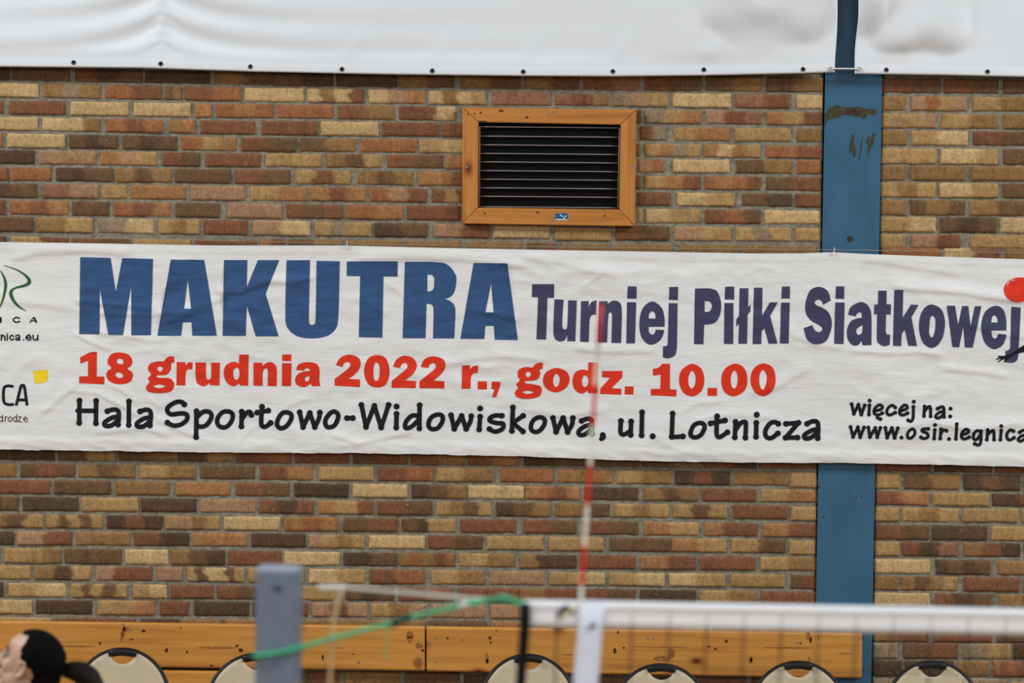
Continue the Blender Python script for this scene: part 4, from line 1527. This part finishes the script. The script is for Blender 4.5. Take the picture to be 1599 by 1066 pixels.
tag(m.build('white_lashing', M_CORD, None, True), 'short white cord tying the two white sheets across the blue column', 'lashing')


# ------------------------------------------------------------------ folding chairs
CH = 0.84
RB = 0.197


def make_chair(label):
    root = empty('folding_chair', (0, 0, 0))
    tag(root, label, 'chair', 'folding chairs in a row along the wall')
    lean = 0.16

    def pl(x, z, off=0.0):      # plane of the back: reclined, feet towards the court
        return Vector((x, -(CH - z) * lean - off + 0.03 * (1 - (x / RB) ** 2) * (1 if z < CH else 1), z))
    cz = CH - RB - 0.010
    zb = 0.52
    # hoop
    path = [pl(-RB, 0.42)] + [pl(-RB, 0.46 + (cz - 0.46) * i / 4) for i in range(5)]
    path += [pl(RB * cos(a), cz + RB * sin(a)) for a in [pi - i * pi / 28 for i in range(1, 28)]]
    path += [pl(RB, cz - (cz - 0.46) * i / 4) for i in range(5)] + [pl(RB, 0.42)]
    m = MB()
    m.tube(path, 0.0092, 10)
    m.build('back_hoop', M_RIM, root, True)
    # grip across the top of the hand hole
    m = MB()
    q = [pl(RB * 0.995 * cos(a), cz + RB * 0.955 * sin(a), 0.002) for a in [radians(72.5) + i * radians(35) / 10 for i in range(11)]]
    m.tube(q, [0.013] + [0.0175] * 9 + [0.013], 12)
    m.build('grip', M_RIM, root, True)
    # back panel with the half-round hand hole
    out = []
    r1 = RB - 0.004
    nr = 0.056
    nc = cz + RB - 0.004
    a0 = None
    arc = [pi - i * pi / 60 for i in range(61)]
    left = [(r1 * cos(a), cz + r1 * sin(a)) for a in arc if (r1 * cos(a)) ** 2 + (cz + r1 * sin(a) - nc) ** 2 > nr ** 2 and cos(a) < 0]
    right = [(r1 * cos(a), cz + r1 * sin(a)) for a in arc if (r1 * cos(a)) ** 2 + (cz + r1 * sin(a) - nc) ** 2 > nr ** 2 and cos(a) >= 0]
    th = atan2(left[-1][1] - nc, left[-1][0])
    th = th + 2 * pi if th < 0 else th
    th2 = 3 * pi - th
    hole = [(nr * cos(th + (th2 - th) * i / 16), nc + nr * sin(th + (th2 - th) * i / 16)) for i in range(1, 16)]
    outline = [(-r1, zb)] + left + hole + right + [(r1, zb)]
    V2 = [Vector(p) for p in outline]
    E2 = [(i, (i + 1) % len(V2)) for i in range(len(V2))]
    base_n = len(V2)
    for i in range(-9, 10):
        for j in range(1, 16):
            p = Vector((i * 0.02, zb + j * 0.02))
            if inside(p, [V2[:base_n]]) and all((p - w_).length > 0.006 for w_ in V2[:base_n]):
                V2.append(p)
    r_ = geometry.delaunay_2d_cdt(V2, E2, [], 0, 1e-6)
    keep = [tuple(f) for f in r_[2] if inside(sum((r_[0][i] for i in f), Vector((0, 0))) / 3, [[Vector(p) for p in outline]])]
    o = link_mesh('back_panel', [pl(p.x, p.y, 0.004) for p in r_[0]], keep, M_SEAT, root, True)
    md = o.modifiers.new('solid', 'SOLIDIFY')
    md.thickness = 0.008
    md.offset = 0
    for sx in (-1, 1):
        m = MB()
        m.tube([(sx * 0.10, pl(0.10, 0.80).y - 0.0075, 0.798), (sx * 0.10, pl(0.1, 0.80).y, 0.798)], 0.005, 10)
        m.build('rivet', M_METAL, root, True)
    # front legs carry on from the hoop, rear legs cross them under the seat
    for sx in (-1, 1):
        m = MB()
        m.tube([pl(sx * RB, 0.43), Vector((sx * RB, -0.16, 0.30)), Vector((sx * RB, -0.36, 0.012))], 0.0105, 10)
        lg = m.build('front_leg', M_RIM, root, True)
        m = MB()
        m.tube([(sx * RB, -0.368, 0.018), (sx * RB, -0.374, 0.0)], 0.014, 10)
        m.build('foot_cap', M_RIM, lg, True)
        m = MB()
        m.tube([Vector((sx * (RB - 0.022), -0.36, 0.435)), Vector((sx * (RB - 0.022), -0.13, 0.26)), Vector((sx * (RB - 0.022), 0.03, 0.012))], 0.0095, 10)
        lg = m.build('rear_leg', M_RIM, root, True)
        m = MB()
        m.tube([(sx * (RB - 0.022), 0.028, 0.018), (sx * (RB - 0.022), 0.034, 0.0)], 0.013, 10)
        m.build('foot_cap', M_RIM, lg, True)
    for y, z in ((-0.315, 0.10), (0.005, 0.06)):
        m = MB()
        m.tube([(-RB + 0.005, y, z), (0, y, z), (RB - 0.005, y, z)], 0.008, 8)
        m.build('stretcher', M_RIM, root, True)
    # seat
    m = MB()
    sq = []
    for k in range(40):
        a = 2 * pi * k / 40
        ca_, sa_ = cos(a), sin(a)
        sq.append((0.185 * math.copysign(abs(ca_) ** 0.5, ca_), -0.245 + 0.185 * math.copysign(abs(sa_) ** 0.5, sa_)))
    n_ = len(sq)
    m.add([(x, y, 0.452) for x, y in sq] + [(x, y, 0.438) for x, y in sq],
          [tuple(range(n_)), tuple(range(2 * n_ - 1, n_ - 1, -1))] + [(i, i + n_, (i + 1) % n_ + n_, (i + 1) % n_) for i in range(n_)])
    st = m.build('seat', M_SEAT, root, False, 0.004)
    m = MB()
    m.tube([(x * 1.02, -0.245 + (y + 0.245) * 1.02, 0.444) for x, y in sq], 0.009, 8, closed=True)
    m.build('seat_rim', M_RIM, st, True)
    return root


def copy_tree(o, parent=None):
    c = o.copy()
    COL.objects.link(c)
    if parent:
        c.parent = parent
    for ch in o.children:
        copy_tree(ch, c)
    return c


spots = [(191, 1011.5, 'beige folding chair with a black rim, just behind the ponytail'),
         (400, 1020, 'beige folding chair half hidden behind the grey net post'),
         (825, 1021, 'beige folding chair behind the black side cord of the net'),
         (1033, 1036, 'beige folding chair right of the white antenna sleeve, below the board'),
         (1247, 1032, 'beige folding chair in front of the right end of the pine board'),
         (1457, 1031.5, 'beige folding chair right of the blue column, against bare bricks')]
proto = make_chair(spots[0][2])
for i, (px, py, lb) in enumerate(spots):
    o = proto if i == 0 else copy_tree(proto)
    p = on_height(px, py, CH)
    o.location = (p.x, min(-0.14, p.y), 0)
    o.rotation_euler = (0, 0, random.uniform(-0.06, 0.06))
    o['label'] = lb

# ------------------------------------------------------------------ net post
YN = -9.8
pt_top = at(436, 885, YN)
post = empty('net_post', (pt_top.x, YN, 0))
tag(post, 'square grey steel net post with a green rope tied round it', 'post')
hw = 0.0535
m = MB()
m.box((-hw, -hw, 0.0), (hw, hw, pt_top.z - 0.006))
o = m.build('tube', M_POST, post, False, 0.006, 3)
m = MB()
m.box((-hw + 0.001, -hw + 0.001, pt_top.z - 0.008), (hw - 0.001, hw - 0.001, pt_top.z))
m.build('end_cap', M_POSTCAP, post, False, 0.003, 2)
m = MB()
m.tube([(0.006, -hw - 0.004, pt_top.z - 0.045), (0.006, -hw + 0.006, pt_top.z - 0.045)], 0.011, 14)
m.build('bolt', plain('dark_bolt', (92, 98, 112), 0.5), post, True)
m = MB()
m.box((-0.12, -0.12, 0.0), (0.12, 0.12, 0.012))
m.build('foot_plate', M_POST, post, False, 0.004, 2)
post.rotation_euler = (0, 0, radians(-7))

# ------------------------------------------------------------------ volleyball net
ntl = at(818, 937, YN)
ntr = at(1599, 951, YN)
slope = (ntr.z - ntl.z) / (ntr.x - ntl.x)
net_len = 4.6
nx0 = ntl.x


def ntop(x):
    return ntl.z + slope * (x - nx0) if x - nx0 < 3.0 else ntl.z + slope * 3.0


net = empty('volleyball_net', (nx0, YN, ntl.z - 1.0))
tag(net, 'volleyball net with a white top tape and dark mesh across the foreground', 'net')
xs = [nx0 + i * 0.05 for i in range(int(net_len / 0.05) + 1)]
prof = [(-0.003, -0.067), (-0.0035, -0.05), (-0.004, -0.034), (-0.005, -0.022), (-0.009, -0.017), (-0.0105, -0.009), (-0.007, -0.001), (0.0, 0.001),
        (0.007, -0.001), (0.0105, -0.009), (0.009, -0.017), (0.005, -0.022), (0.003, -0.067)]
V, Fc = [], []
for x in xs:
    for dy, dz in prof:
        V.append((x, YN + dy, ntop(x) + dz + 0.0015 * noise.noise(Vector((x * 3, 0, 1)))))
k = len(prof)
for i in range(len(xs) - 1):
    for j in range(k):
        a, b = i * k + j, i * k + (j + 1) % k
        Fc.append((a, b, b + k, a + k))
Fc.append(tuple(range(k)))
Fc.append(tuple(len(V) - k + j for j in range(k)))
m = MB()
m.add(V, Fc)
tape = adopt(m.build('top_tape', M_TAPE, None, True), net)
# netting (10 cm squares)
m = MB()
x = at(871, 985, YN).x - 0.0
step = 0.0965
r_s = 0.0026
xi = x - step * 0
nx_list = [x + step * i for i in range(int((nx0 + net_len - x) / step))]
zbm = ntl.z - 1.0
for x in nx_list:
    sk = -0.008
    m.tube([(x, YN - 0.0075, ntop(x) - 0.024), (x + sk * 0.3, YN - 0.005, ntop(x) - 0.066)], 0.0007, 5, caps=False)
    m.tube([(x + sk * 0.3, YN - 0.005, ntop(x) - 0.066), (x + sk, YN - 0.001, ntop(x) - 0.35), (x + sk * 2.2, YN, zbm)], r_s, 5)
for j in range(1, 10):
    z = ntl.z - 0.064 - 0.104 * j
    m.tube([(nx0 - 0.012, YN, z)] + [(x, YN + 0.001, z + slope * (x - nx0)) for x in nx_list] + [(nx0 + net_len, YN, z + slope * 3)], r_s * 0.75, 5)
adopt(m.build('netting', M_STRING, None, True), net)
# black side cord, top cord with its loose tail, maker's mark on the tape
m = MB()
m.tube([at(818.5, 941, YN - 0.012), at(820, 960, YN - 0.012), at(819, 985, YN - 0.012), at(816, 1025, YN - 0.012), at(813, 1066, YN - 0.012), at(807, 1200, YN - 0.01), at(800, 1520, YN - 0.01)], 0.0135, 10)
adopt(m.build('side_cord', M_BLACKROPE, None, True), net)
m = MB()
cp = smoothpath([at(820, 943, YN - 0.002), at(770, 937, YN - 0.004), at(700, 931, YN), at(620, 924, YN + 0.004), at(560, 919, YN + 0.006), at(530, 917, YN + 0.006), at(497, 917, YN + 0.004)], 6)
m.tube(cp, [0.0042] * (len(cp) - 9) + [0.0075] * 9, 8)
adopt(m.build('top_cord', M_CORD, None, True), net)
m = MB()
cp = smoothpath([at(533, 918, YN + 0.004), at(528, 935, YN - 0.004), at(523, 960, YN - 0.006), at(519, 1000, YN - 0.004), at(515, 1066, YN), at(513, 1180, YN)], 6)
m.tube(cp, 0.0048, 8)
adopt(m.build('cord_tail', plain('buff_cord', (206, 176, 128), 0.8), None, True), net)
m = MB()
mk = MB()
for poly, mi in (([(868, 962), (872, 950), (880, 945), (888, 948), (884, 953), (876, 956), (872, 964)], 0), ([(880, 944), (887, 943), (890, 949), (884, 951)], 0), ([(888, 946), (893, 944), (895, 951), (890, 953)], 1),
                 ([(890, 954), (897, 952), (896, 958), (892, 957)], 0), ([(877, 957), (884, 954), (883, 960), (877, 963)], 1)):
    P = [at(a, b, YN) for a, b in poly]
    mk.prism([(p.x, p.z) for p in P], YN - 0.0125, YN - 0.0045, mi)
lg = adopt(mk.build('tape_mark', [plain('mark_navy', (40, 50, 96), 0.6), plain('mark_yellow', (222, 210, 90), 0.6)]), None) if False else mk.build('tape_mark', [plain('mark_navy', (40, 50, 96), 0.6), plain('mark_yellow', (222, 210, 90), 0.6)])
adopt(lg, net)
tag(lg, 'blurred navy and yellow mark on the tape')

# ------------------------------------------------------------------ antenna
YA = YN - 0.022
pa = at(938.5, 475, YA)
pb = at(907, 935, YA)
dv = (pb - pa)
dirn = dv.normalized()
ant = empty('net_antenna', pb)
tag(ant, 'thin red and white striped antenna rod in a white sleeve on the net', 'antenna')
m = MB()
seg = dv.length * 62.8 / 461.0
low = (at(905, 1066, YA) - at(907, 935, YA)).normalized()


def apos(d_):
    return pa + dirn * d_ if d_ <= dv.length else pb + low * (d_ - dv.length)


for i in range(18):
    a, b = apos(seg * i), apos(seg * (i + 1))
    m.tube([a, b], 0.0052, 10, mi=0 if i % 2 == 0 else 1, caps=(i in (0, 17)))
adopt(m.build('rod', [M_RED, M_CREAM], None, True), ant)
m = MB()
L0, L1 = at(925.5, 938, YA), at(914.5, 1066, YA)
ax = (L1 - L0).normalized()
side = Vector((1, 0, 0))
V = []
rows_ = 14
tot = 1.02
for i in range(rows_ + 1):
    c = L0 + ax * tot * i / rows_
    wv = 0.0325
    ring = []
    for j in range(12):
        a = 2 * pi * j / 12
        ring.append(c + Vector((wv * math.copysign(abs(cos(a)) ** 0.6, cos(a)), 0.0085 * sin(a), 0)))
    V += ring
Fc = [(i * 12 + j, i * 12 + (j + 1) % 12, (i + 1) * 12 + (j + 1) % 12, (i + 1) * 12 + j) for i in range(rows_) for j in range(12)]
Fc.append(tuple(range(12)))
Fc.append(tuple(rows_ * 12 + j for j in range(12)))
m.add(V, Fc)
slv = adopt(m.build('sleeve', M_SLEEVE, None, True), ant)
mk = MB()
for poly in ([(916, 982), (922, 974), (931, 973), (932, 979), (924, 979), (920, 985)], [(919, 977), (926, 971), (929, 973), (922, 978)]):
    P = [at(a, b, YA) for a, b in poly]
    mk.prism([(p.x, p.z) for p in P], YA - 0.0098, YA - 0.007)
s = mk.build('sleeve_mark', plain('mark_grey', (92, 104, 108), 0.6))
s.parent = slv
tag(s, 'blurred dark mark on the sleeve')

# ------------------------------------------------------------------ green rope
rp = empty('tie_rope', at(640, 968, YN))
tag(rp, 'green rope running from the grey post up to the net corner', 'rope')
hx = pt_top.x
zw = at(436, 1018, YN).z
rl = smoothpath([at(397, 1024.5, YN + 0.05), at(397.5, 1024, YN - 0.03), at(404, 1023, YN - 0.068), at(438, 1018, YN - 0.068), at(470, 1010.5, YN - 0.058), at(510, 999, YN - 0.045),
                 at(560, 986, YN - 0.03), at(610, 973, YN - 0.02), at(640, 964, YN - 0.016), at(690, 952, YN - 0.014), at(725, 943, YN - 0.014), at(752, 938.5, YN - 0.014), at(776, 936, YN - 0.014),
                 at(800, 938, YN - 0.014), at(818, 943, YN - 0.012)], 6)
m = MB()
m.tube(rl, [0.0062] * len(rl), 10)
adopt(m.build('strand', M_ROPE, None, True), rp)
m = MB()
rl2 = smoothpath([at(397, 1024.5, YN + 0.05), at(408, 1023, YN + 0.070), at(455, 1018, YN + 0.070), at(473, 1012, YN + 0.04), at(474, 1010, YN - 0.03), at(478, 1008, YN - 0.052)], 5)
m.tube(rl2, 0.006, 10)
adopt(m.build('back_turn', M_ROPE, None, True), rp)
m = MB()
rl3 = smoothpath([at(660, 958, YN - 0.022), at(700, 950, YN - 0.024), at(745, 941, YN - 0.022), at(772, 934, YN - 0.022), at(786, 932, YN - 0.02), at(802, 937, YN - 0.018), at(816, 945, YN - 0.016)], 6)
m.tube(rl3, [0.0056] * 12 + [0.0036] * 9 + [0.0066] * (len(rl3) - 21), 10)
adopt(m.build('second_turn', M_ROPE, None, True), rp)
m = MB()
for k in range(3):
    c = at(614 + k * 10.5, 972 - k * 3.0, YN - 0.02)
    m.tube([c + Vector((0.006 * sin(a) * 0.8, 0.0095 * cos(a), 0.0095 * sin(a))) for a in [i * 2 * pi / 14 for i in range(14)]], 0.0052, 8, closed=True)
m.tube([at(612, 974, YN - 0.03), at(630, 968, YN - 0.032), at(642, 965, YN - 0.028)], 0.005, 8)
adopt(m.build('knot', M_KNOT, None, True), rp)
m = MB()
m.tube(smoothpath([at(608, 972, YN - 0.024), at(606, 985, YN - 0.024), at(604, 1005, YN - 0.022), at(602, 1032, YN - 0.02)], 5), 0.0024, 8)
adopt(m.build('loose_end', M_ROPE, None, True), rp)
m = MB()
m.tube([at(718, 945.5, YN - 0.022), at(730, 941.5, YN - 0.022)], 0.0078, 10)
adopt(m.build('tape_wrap', M_WHITE, None, True), rp)['label'] = 'white tape round the rope'

# ------------------------------------------------------------------ person at the left edge
YP = -6.0
t = NT('skin', 0.5, 0.35)
v = t.coords()
t.color(t.mix(t.ramp(t.noise(v, 14, 3), [(0.35, (1.0, 0.90, 0.88)), (0.65, (1.0, 1.0, 1.0))]), lin((202, 166, 144))))
t.b.inputs['Subsurface Weight'].default_value = 0.08
t.b.inputs['Subsurface Radius'].default_value = (0.01, 0.004, 0.002)
M_SKIN = t.m
t = NT('dark_hair', 0.8, 0.04)
v = t.coords((1, 1, 1))
t.color(t.mix(t.ramp(t.noise(t.coords((18, 60, 60)), 3.0, 4), [(0.3, G(0.6)), (0.7, G(1.3))]), lin((17, 15, 15))))
t.bump(t.noise(t.coords((10, 90, 90)), 4.0, 3), 0.12, 0.003)
M_HAIR = t.m
M_PONY = plain('brown_hair', (34, 26, 22), 0.6, 0.1, 0, 0.3, 60)
M_SHIRT = plain('dark_shirt', (40, 42, 50), 0.85, 0.15, 0, 0.1, 30)
M_TROUSER = plain('dark_trousers', (28, 28, 32), 0.85, 0.15)
M_SHOE = plain('grey_shoe', (120, 120, 124), 0.6)
M_TIE = plain('hair_tie', (128, 128, 132), 0.7)
M_EYEW = plain('eye_white', (150, 146, 148), 0.3, 0.5)
M_IRIS = plain('eye_iris', (58, 48, 44), 0.3, 0.5)
M_BROW = plain('eyebrow', (84, 66, 56), 0.8, 0.1)

hc = at(51.5, 1031.5, YP)            # centre of the skull
person = empty('person', (hc.x, YP, 0))
tag(person, 'person with black hair tied in a ponytail looking up to the left', 'person')
yaw = radians(180 - 24)
HEAD = Matrix.Translation(Vector((hc.x - person.location.x, 0, hc.z))) @ Matrix.Rotation(yaw, 4, 'Z') @ Matrix.Rotation(radians(-20), 4, 'Y')
BODY = Matrix.Translation(Vector((hc.x - person.location.x, 0, 0))) @ Matrix.Rotation(yaw, 4, 'Z')
HZ = hc.z


def xf(m_, M):
    m_.v = [M @ q for q in m_.v]


hd = MB()
hd.ball((-0.008, 0, 0.012), (0.094, 0.074, 0.088), 28, 20)
hd.ball((0.040, 0, -0.055), (0.052, 0.056, 0.068), 24, 16)
hd.ball((0.056, 0, 0.030), (0.034, 0.052, 0.040), 20, 14)
hd.ball((0.072, 0, -0.112), (0.020, 0.024, 0.018), 16, 10)
for s in (-1, 1):
    hd.ball((0.058, s * 0.040, -0.038), (0.028, 0.020, 0.026), 14, 10)
    hd.ball((0.018, s * 0.050, -0.075), (0.040, 0.014, 0.030), 14, 10)
    hd.ball((0.080, s * 0.024, 0.008), (0.010, 0.020, 0.007), 12, 8)
    hd.ball((0.101, s * 0.011, -0.043), (0.010, 0.008, 0.008), 10, 8)
    # ear: rim, bowl and lobe
    c = Vector((-0.004, s * 0.073, -0.022))
    hd.tube([c + Vector((0.0165 * cos(a) - 0.004 * sin(a), s * (0.010 - 0.004 * cos(a)), 0.027 * sin(a) + 0.004)) for a in [i * 2 * pi / 20 for i in range(20)]], 0.0048, 8, closed=True)
    hd.ball(c + Vector((-0.002, s * 0.002, 0.0)), (0.015, 0.006, 0.026), 12, 8)
    hd.ball(c + Vector((0.004, s * 0.008, -0.026)), (0.008, 0.005, 0.009), 10, 8)
hd.tube([(0.087, 0, 0.008), (0.098, 0, -0.012), (0.110, 0, -0.036), (0.103, 0, -0.046)], [0.0085, 0.0095, 0.0125, 0.009], 12)
hd.ball((0.089, 0, -0.070), (0.010, 0.022, 0.006), 12, 8)
hd.ball((0.087, 0, -0.080), (0.010, 0.019, 0.007), 12, 8)
hd.tube([(-0.018, 0, -0.05), (-0.030, 0, -0.10), (-0.050, 0, -0.165)], [0.054, 0.050, 0.056], 20)
xf(hd, HEAD)
neck_w = HEAD @ Vector((-0.045, 0, -0.15))
bl = (BODY.inverted() @ neck_w)
bx = bl.x
sh = HZ - 0.29            # shoulder height


def limb(mm, pts, rad, n_=14):
    mm.tube(pts, rad, n_)
    for p, r in zip(pts, rad):
        mm.ball(p, r * 0.99, n_, 8)


def body_parts(mm, g=0.0, arms=True, legs=True, torso=True):
    if torso:
        limb(mm, [(bx, 0, sh + 0.13), (bx - 0.01, 0, sh + 0.03)], [0.056 + g, 0.066 + g])
        mm.ball((bx - 0.02, 0, sh - 0.13), (0.108 + g, 0.150 + g, 0.19), 24, 16)
        mm.ball((bx - 0.015, 0, sh - 0.36), (0.092 + g, 0.128 + g, 0.18), 24, 16)
        mm.ball((bx - 0.02, 0, sh - 0.52), (0.105 + g, 0.158 + g, 0.14), 24, 16)
        for s in (-1, 1):
            limb(mm, [(bx - 0.01, s * 0.06, sh + 0.025), (bx - 0.02, s * 0.165, sh - 0.02)], [0.05 + g, 0.052 + g])
    if arms:
        for s in (-1, 1):
            limb(mm, [(bx - 0.02, s * 0.18, sh - 0.02), (bx - 0.035, s * 0.215, sh - 0.31)], [0.048 + g, 0.037 + g])
    return mm


bd = MB()
body_parts(bd)
for s in (-1, 1):
    limb(bd, [(bx - 0.035, s * 0.215, sh - 0.31), (bx + 0.03, s * 0.225, sh - 0.54)], [0.037, 0.024])
    # hand: palm, four curled fingers, thumb
    w = Vector((bx + 0.03, s * 0.225, sh - 0.54))
    bd.ball(w + Vector((0.012, 0, -0.05)), (0.036, 0.016, 0.046), 14, 10)
    for k in range(4):
        b0 = w + Vector((0.038 - k * 0.018, 0, -0.088 + abs(k - 1.3) * 0.004))
        ln = (0.068, 0.076, 0.070, 0.054)[k]
        limb(bd, [b0, b0 + Vector((0.004, -s * 0.006, -ln * 0.5)), b0 + Vector((0.002, -s * 0.020, -ln * 0.85))], [0.009, 0.0085, 0.0075], 8)
    b0 = w + Vector((0.034, -s * 0.004, -0.028))
    limb(bd, [b0, b0 + Vector((0.022, -s * 0.012, -0.026)), b0 + Vector((0.024, -s * 0.018, -0.052))], [0.011, 0.0095, 0.008], 8)
    limb(bd, [(bx - 0.02, s * 0.085, sh - 0.58), (bx - 0.005, s * 0.095, sh - 0.99), (bx - 0.035, s * 0.10, 0.10)], [0.086, 0.058, 0.040])
    limb(bd, [(bx - 0.055, s * 0.10, 0.045), (bx + 0.10, s * 0.115, 0.035)], [0.036, 0.028])
xf(bd, BODY)
allb = MB()
allb.add(hd.v, hd.f)
allb.add(bd.v, bd.f)


def remesh(mm, name, mat, vox, it, parent):
    o = mm.build(name, mat, None, True)
    md = o.modifiers.new('remesh', 'REMESH')
    md.mode = 'VOXEL'
    md.voxel_size = vox
    md.use_smooth_shade = True
    s = o.modifiers.new('smooth', 'SMOOTH')
    s.factor = 0.5
    s.iterations = it
    dg = bpy.context.evaluated_depsgraph_get()
    me = bpy.data.meshes.new_from_object(o.evaluated_get(dg))
    o.modifiers.clear()
    old = o.data
    o.data = me
    bpy.data.meshes.remove(old)
    me.polygons.foreach_set('use_smooth', [True] * len(me.polygons))
    o.parent = parent
    return o


remesh(allb, 'body', M_SKIN, 0.0042, 3, person)
tp = MB()
body_parts(tp, 0.012)
xf(tp, BODY)
remesh(tp, 'shirt', M_SHIRT, 0.007, 3, person)
tr = MB()
tr.ball((bx - 0.02, 0, sh - 0.56), (0.118, 0.170, 0.10), 24, 16)
for s in (-1, 1):
    limb(tr, [(bx - 0.02, s * 0.085, sh - 0.60), (bx - 0.005, s * 0.095, sh - 0.99), (bx - 0.035, s * 0.10, 0.13)], [0.098, 0.072, 0.058])
xf(tr, BODY)
remesh(tr, 'trousers', M_TROUSER, 0.008, 3, person)
for s in (-1, 1):
    m = MB()
    limb(m, [(bx - 0.06, s * 0.10, 0.048), (bx + 0.03, s * 0.11, 0.044), (bx + 0.11, s * 0.118, 0.036)], [0.046, 0.044, 0.036])
    m.box((bx - 0.10, s * 0.108 - 0.042, 0.0), (bx + 0.14, s * 0.108 + 0.042, 0.02))
    xf(m, BODY)
    remesh(m, 'shoe', M_SHOE, 0.006, 2, person)
# hair cap: a shell that dips under the skin in front of the hairline
NU, NVv = 64, 44
V = []
for i in range(NVv + 1):
    th = pi * i / NVv
    for j in range(NU):
        ph = 2 * pi * j / NU
        d = Vector((sin(th) * cos(ph), sin(th) * sin(ph), cos(th)))
        # hairline x limit as a function of height (head space, metres)
        z = -0.0 + 0.094 * d.z
        xx = 0.100 * d.x
        ay = abs(d.y)
        sd = smooth01((ay - 0.22) / 0.40)
        if z > 0.026:
            lim = 0.076 + (0.036 - 0.076) * sd
        else:
            lim = 0.030 if z > 0.004 else 0.021
        if z < -0.014:
            lim = -0.022 - 0.012 * smooth01((-0.014 - z) / 0.03)
        k = smooth01((lim - xx) / 0.010)
        low = smooth01((z + 0.085) / 0.02)
        g = -0.012 + 0.020 * k
        V.append(Vector((-0.008, 0, 0.012)) + Vector((d.x * (0.094 + g), d.y * (0.075 + g * 0.9), d.z * (0.088 + g * 0.9))))
Fc = [(i * NU + j, (i + 1) * NU + j, (i + 1) * NU + (j + 1) % NU, i * NU + (j + 1) % NU) for i in range(NVv) for j in range(NU)]
m = MB()
m.add(V, Fc)
# hair at the nape gathered up to the tie
m.ball((-0.062, 0, -0.035), (0.046, 0.062, 0.062), 24, 16)
xf(m, HEAD)
hair = m.build('hair', M_HAIR, person, True)
# ponytail: in body orientation so it falls downwards
tiept = HEAD @ Vector((-0.098, 0, 0.005))
m = MB()
inv = Vector((person.location.x, person.location.y, 0))
pony_px = [(92, 1045, 0.0), (101, 1045, -0.005), (115, 1047, -0.01), (131, 1052, -0.015), (144, 1066, -0.018), (151, 1086, -0.02), (153, 1112, -0.02), (152, 1142, -0.02), (149, 1177, -0.02)]
pth = [at(a, b, YP + 0.03 + c_) - inv for a, b, c_ in pony_px]
sp = smoothpath(pth, 5)
rad = [0.013 + 0.021 * smooth01(i / 12.0) for i in range(len(sp))]
for i in range(len(sp)):
    if i > len(sp) - 14:
        rad[i] *= max(0.12, (len(sp) - 1 - i) / 13.0)
m.tube(sp, rad, 18)
for k in range(14):
    a = 2 * pi * k / 14 + random.uniform(-.2, .2)
    o_ = Vector((cos(a), sin(a), sin(a * 1.7))) * 0.014
    m.tube([p + o_ * smooth01(i / 10.0) * (1 + 0.25 * sin(i * 0.4 + k)) for i, p in enumerate(sp)], [r * 0.5 for r in rad], 8)
pony = m.build('ponytail', M_PONY, person, True)
m = MB()
c = pth[0] + Vector((0.013, -0.004, 0.001))
ax = (pth[1] - pth[0]).normalized()
u = ax.cross(Vector((0, 1, 0))).normalized()
w = ax.cross(u)
m.tube([c + (u * cos(a) + w * sin(a)) * 0.0185 for a in [i * 2 * pi / 18 for i in range(18)]], 0.0065, 8, closed=True)
m.build('hair_tie', M_TIE, person, True)
for s in (-1, 1):
    m = MB()
    m.ball((0.0775, s * 0.031, -0.006), 0.0118, 16, 12)
    xf(m, HEAD)
    e = m.build('eye', M_EYEW, person, True)
    m = MB()
    m.ball((0.0855, s * 0.0325, -0.005), (0.0052, 0.0068, 0.0068), 12, 8)
    xf(m, HEAD)
    m.build('iris', M_IRIS, e, True)
    m = MB()
    m.tube([HEAD @ Vector(p) for p in ((0.0915, s * 0.014, 0.010), (0.090, s * 0.026, 0.0165), (0.083, s * 0.040, 0.0165), (0.073, s * 0.050, 0.011))], [0.002, 0.0032, 0.003, 0.0015], 8)
    m.build('eyebrow', M_BROW, person, True)
    m = MB()
    m.tube([HEAD @ Vector(p) for p in ((0.0885, s * 0.021, -0.002), (0.0885, s * 0.031, 0.0035), (0.081, s * 0.0425, -0.002))], [0.001, 0.0016, 0.0012], 6)
    m.build('lashes', M_BROW, e, True)
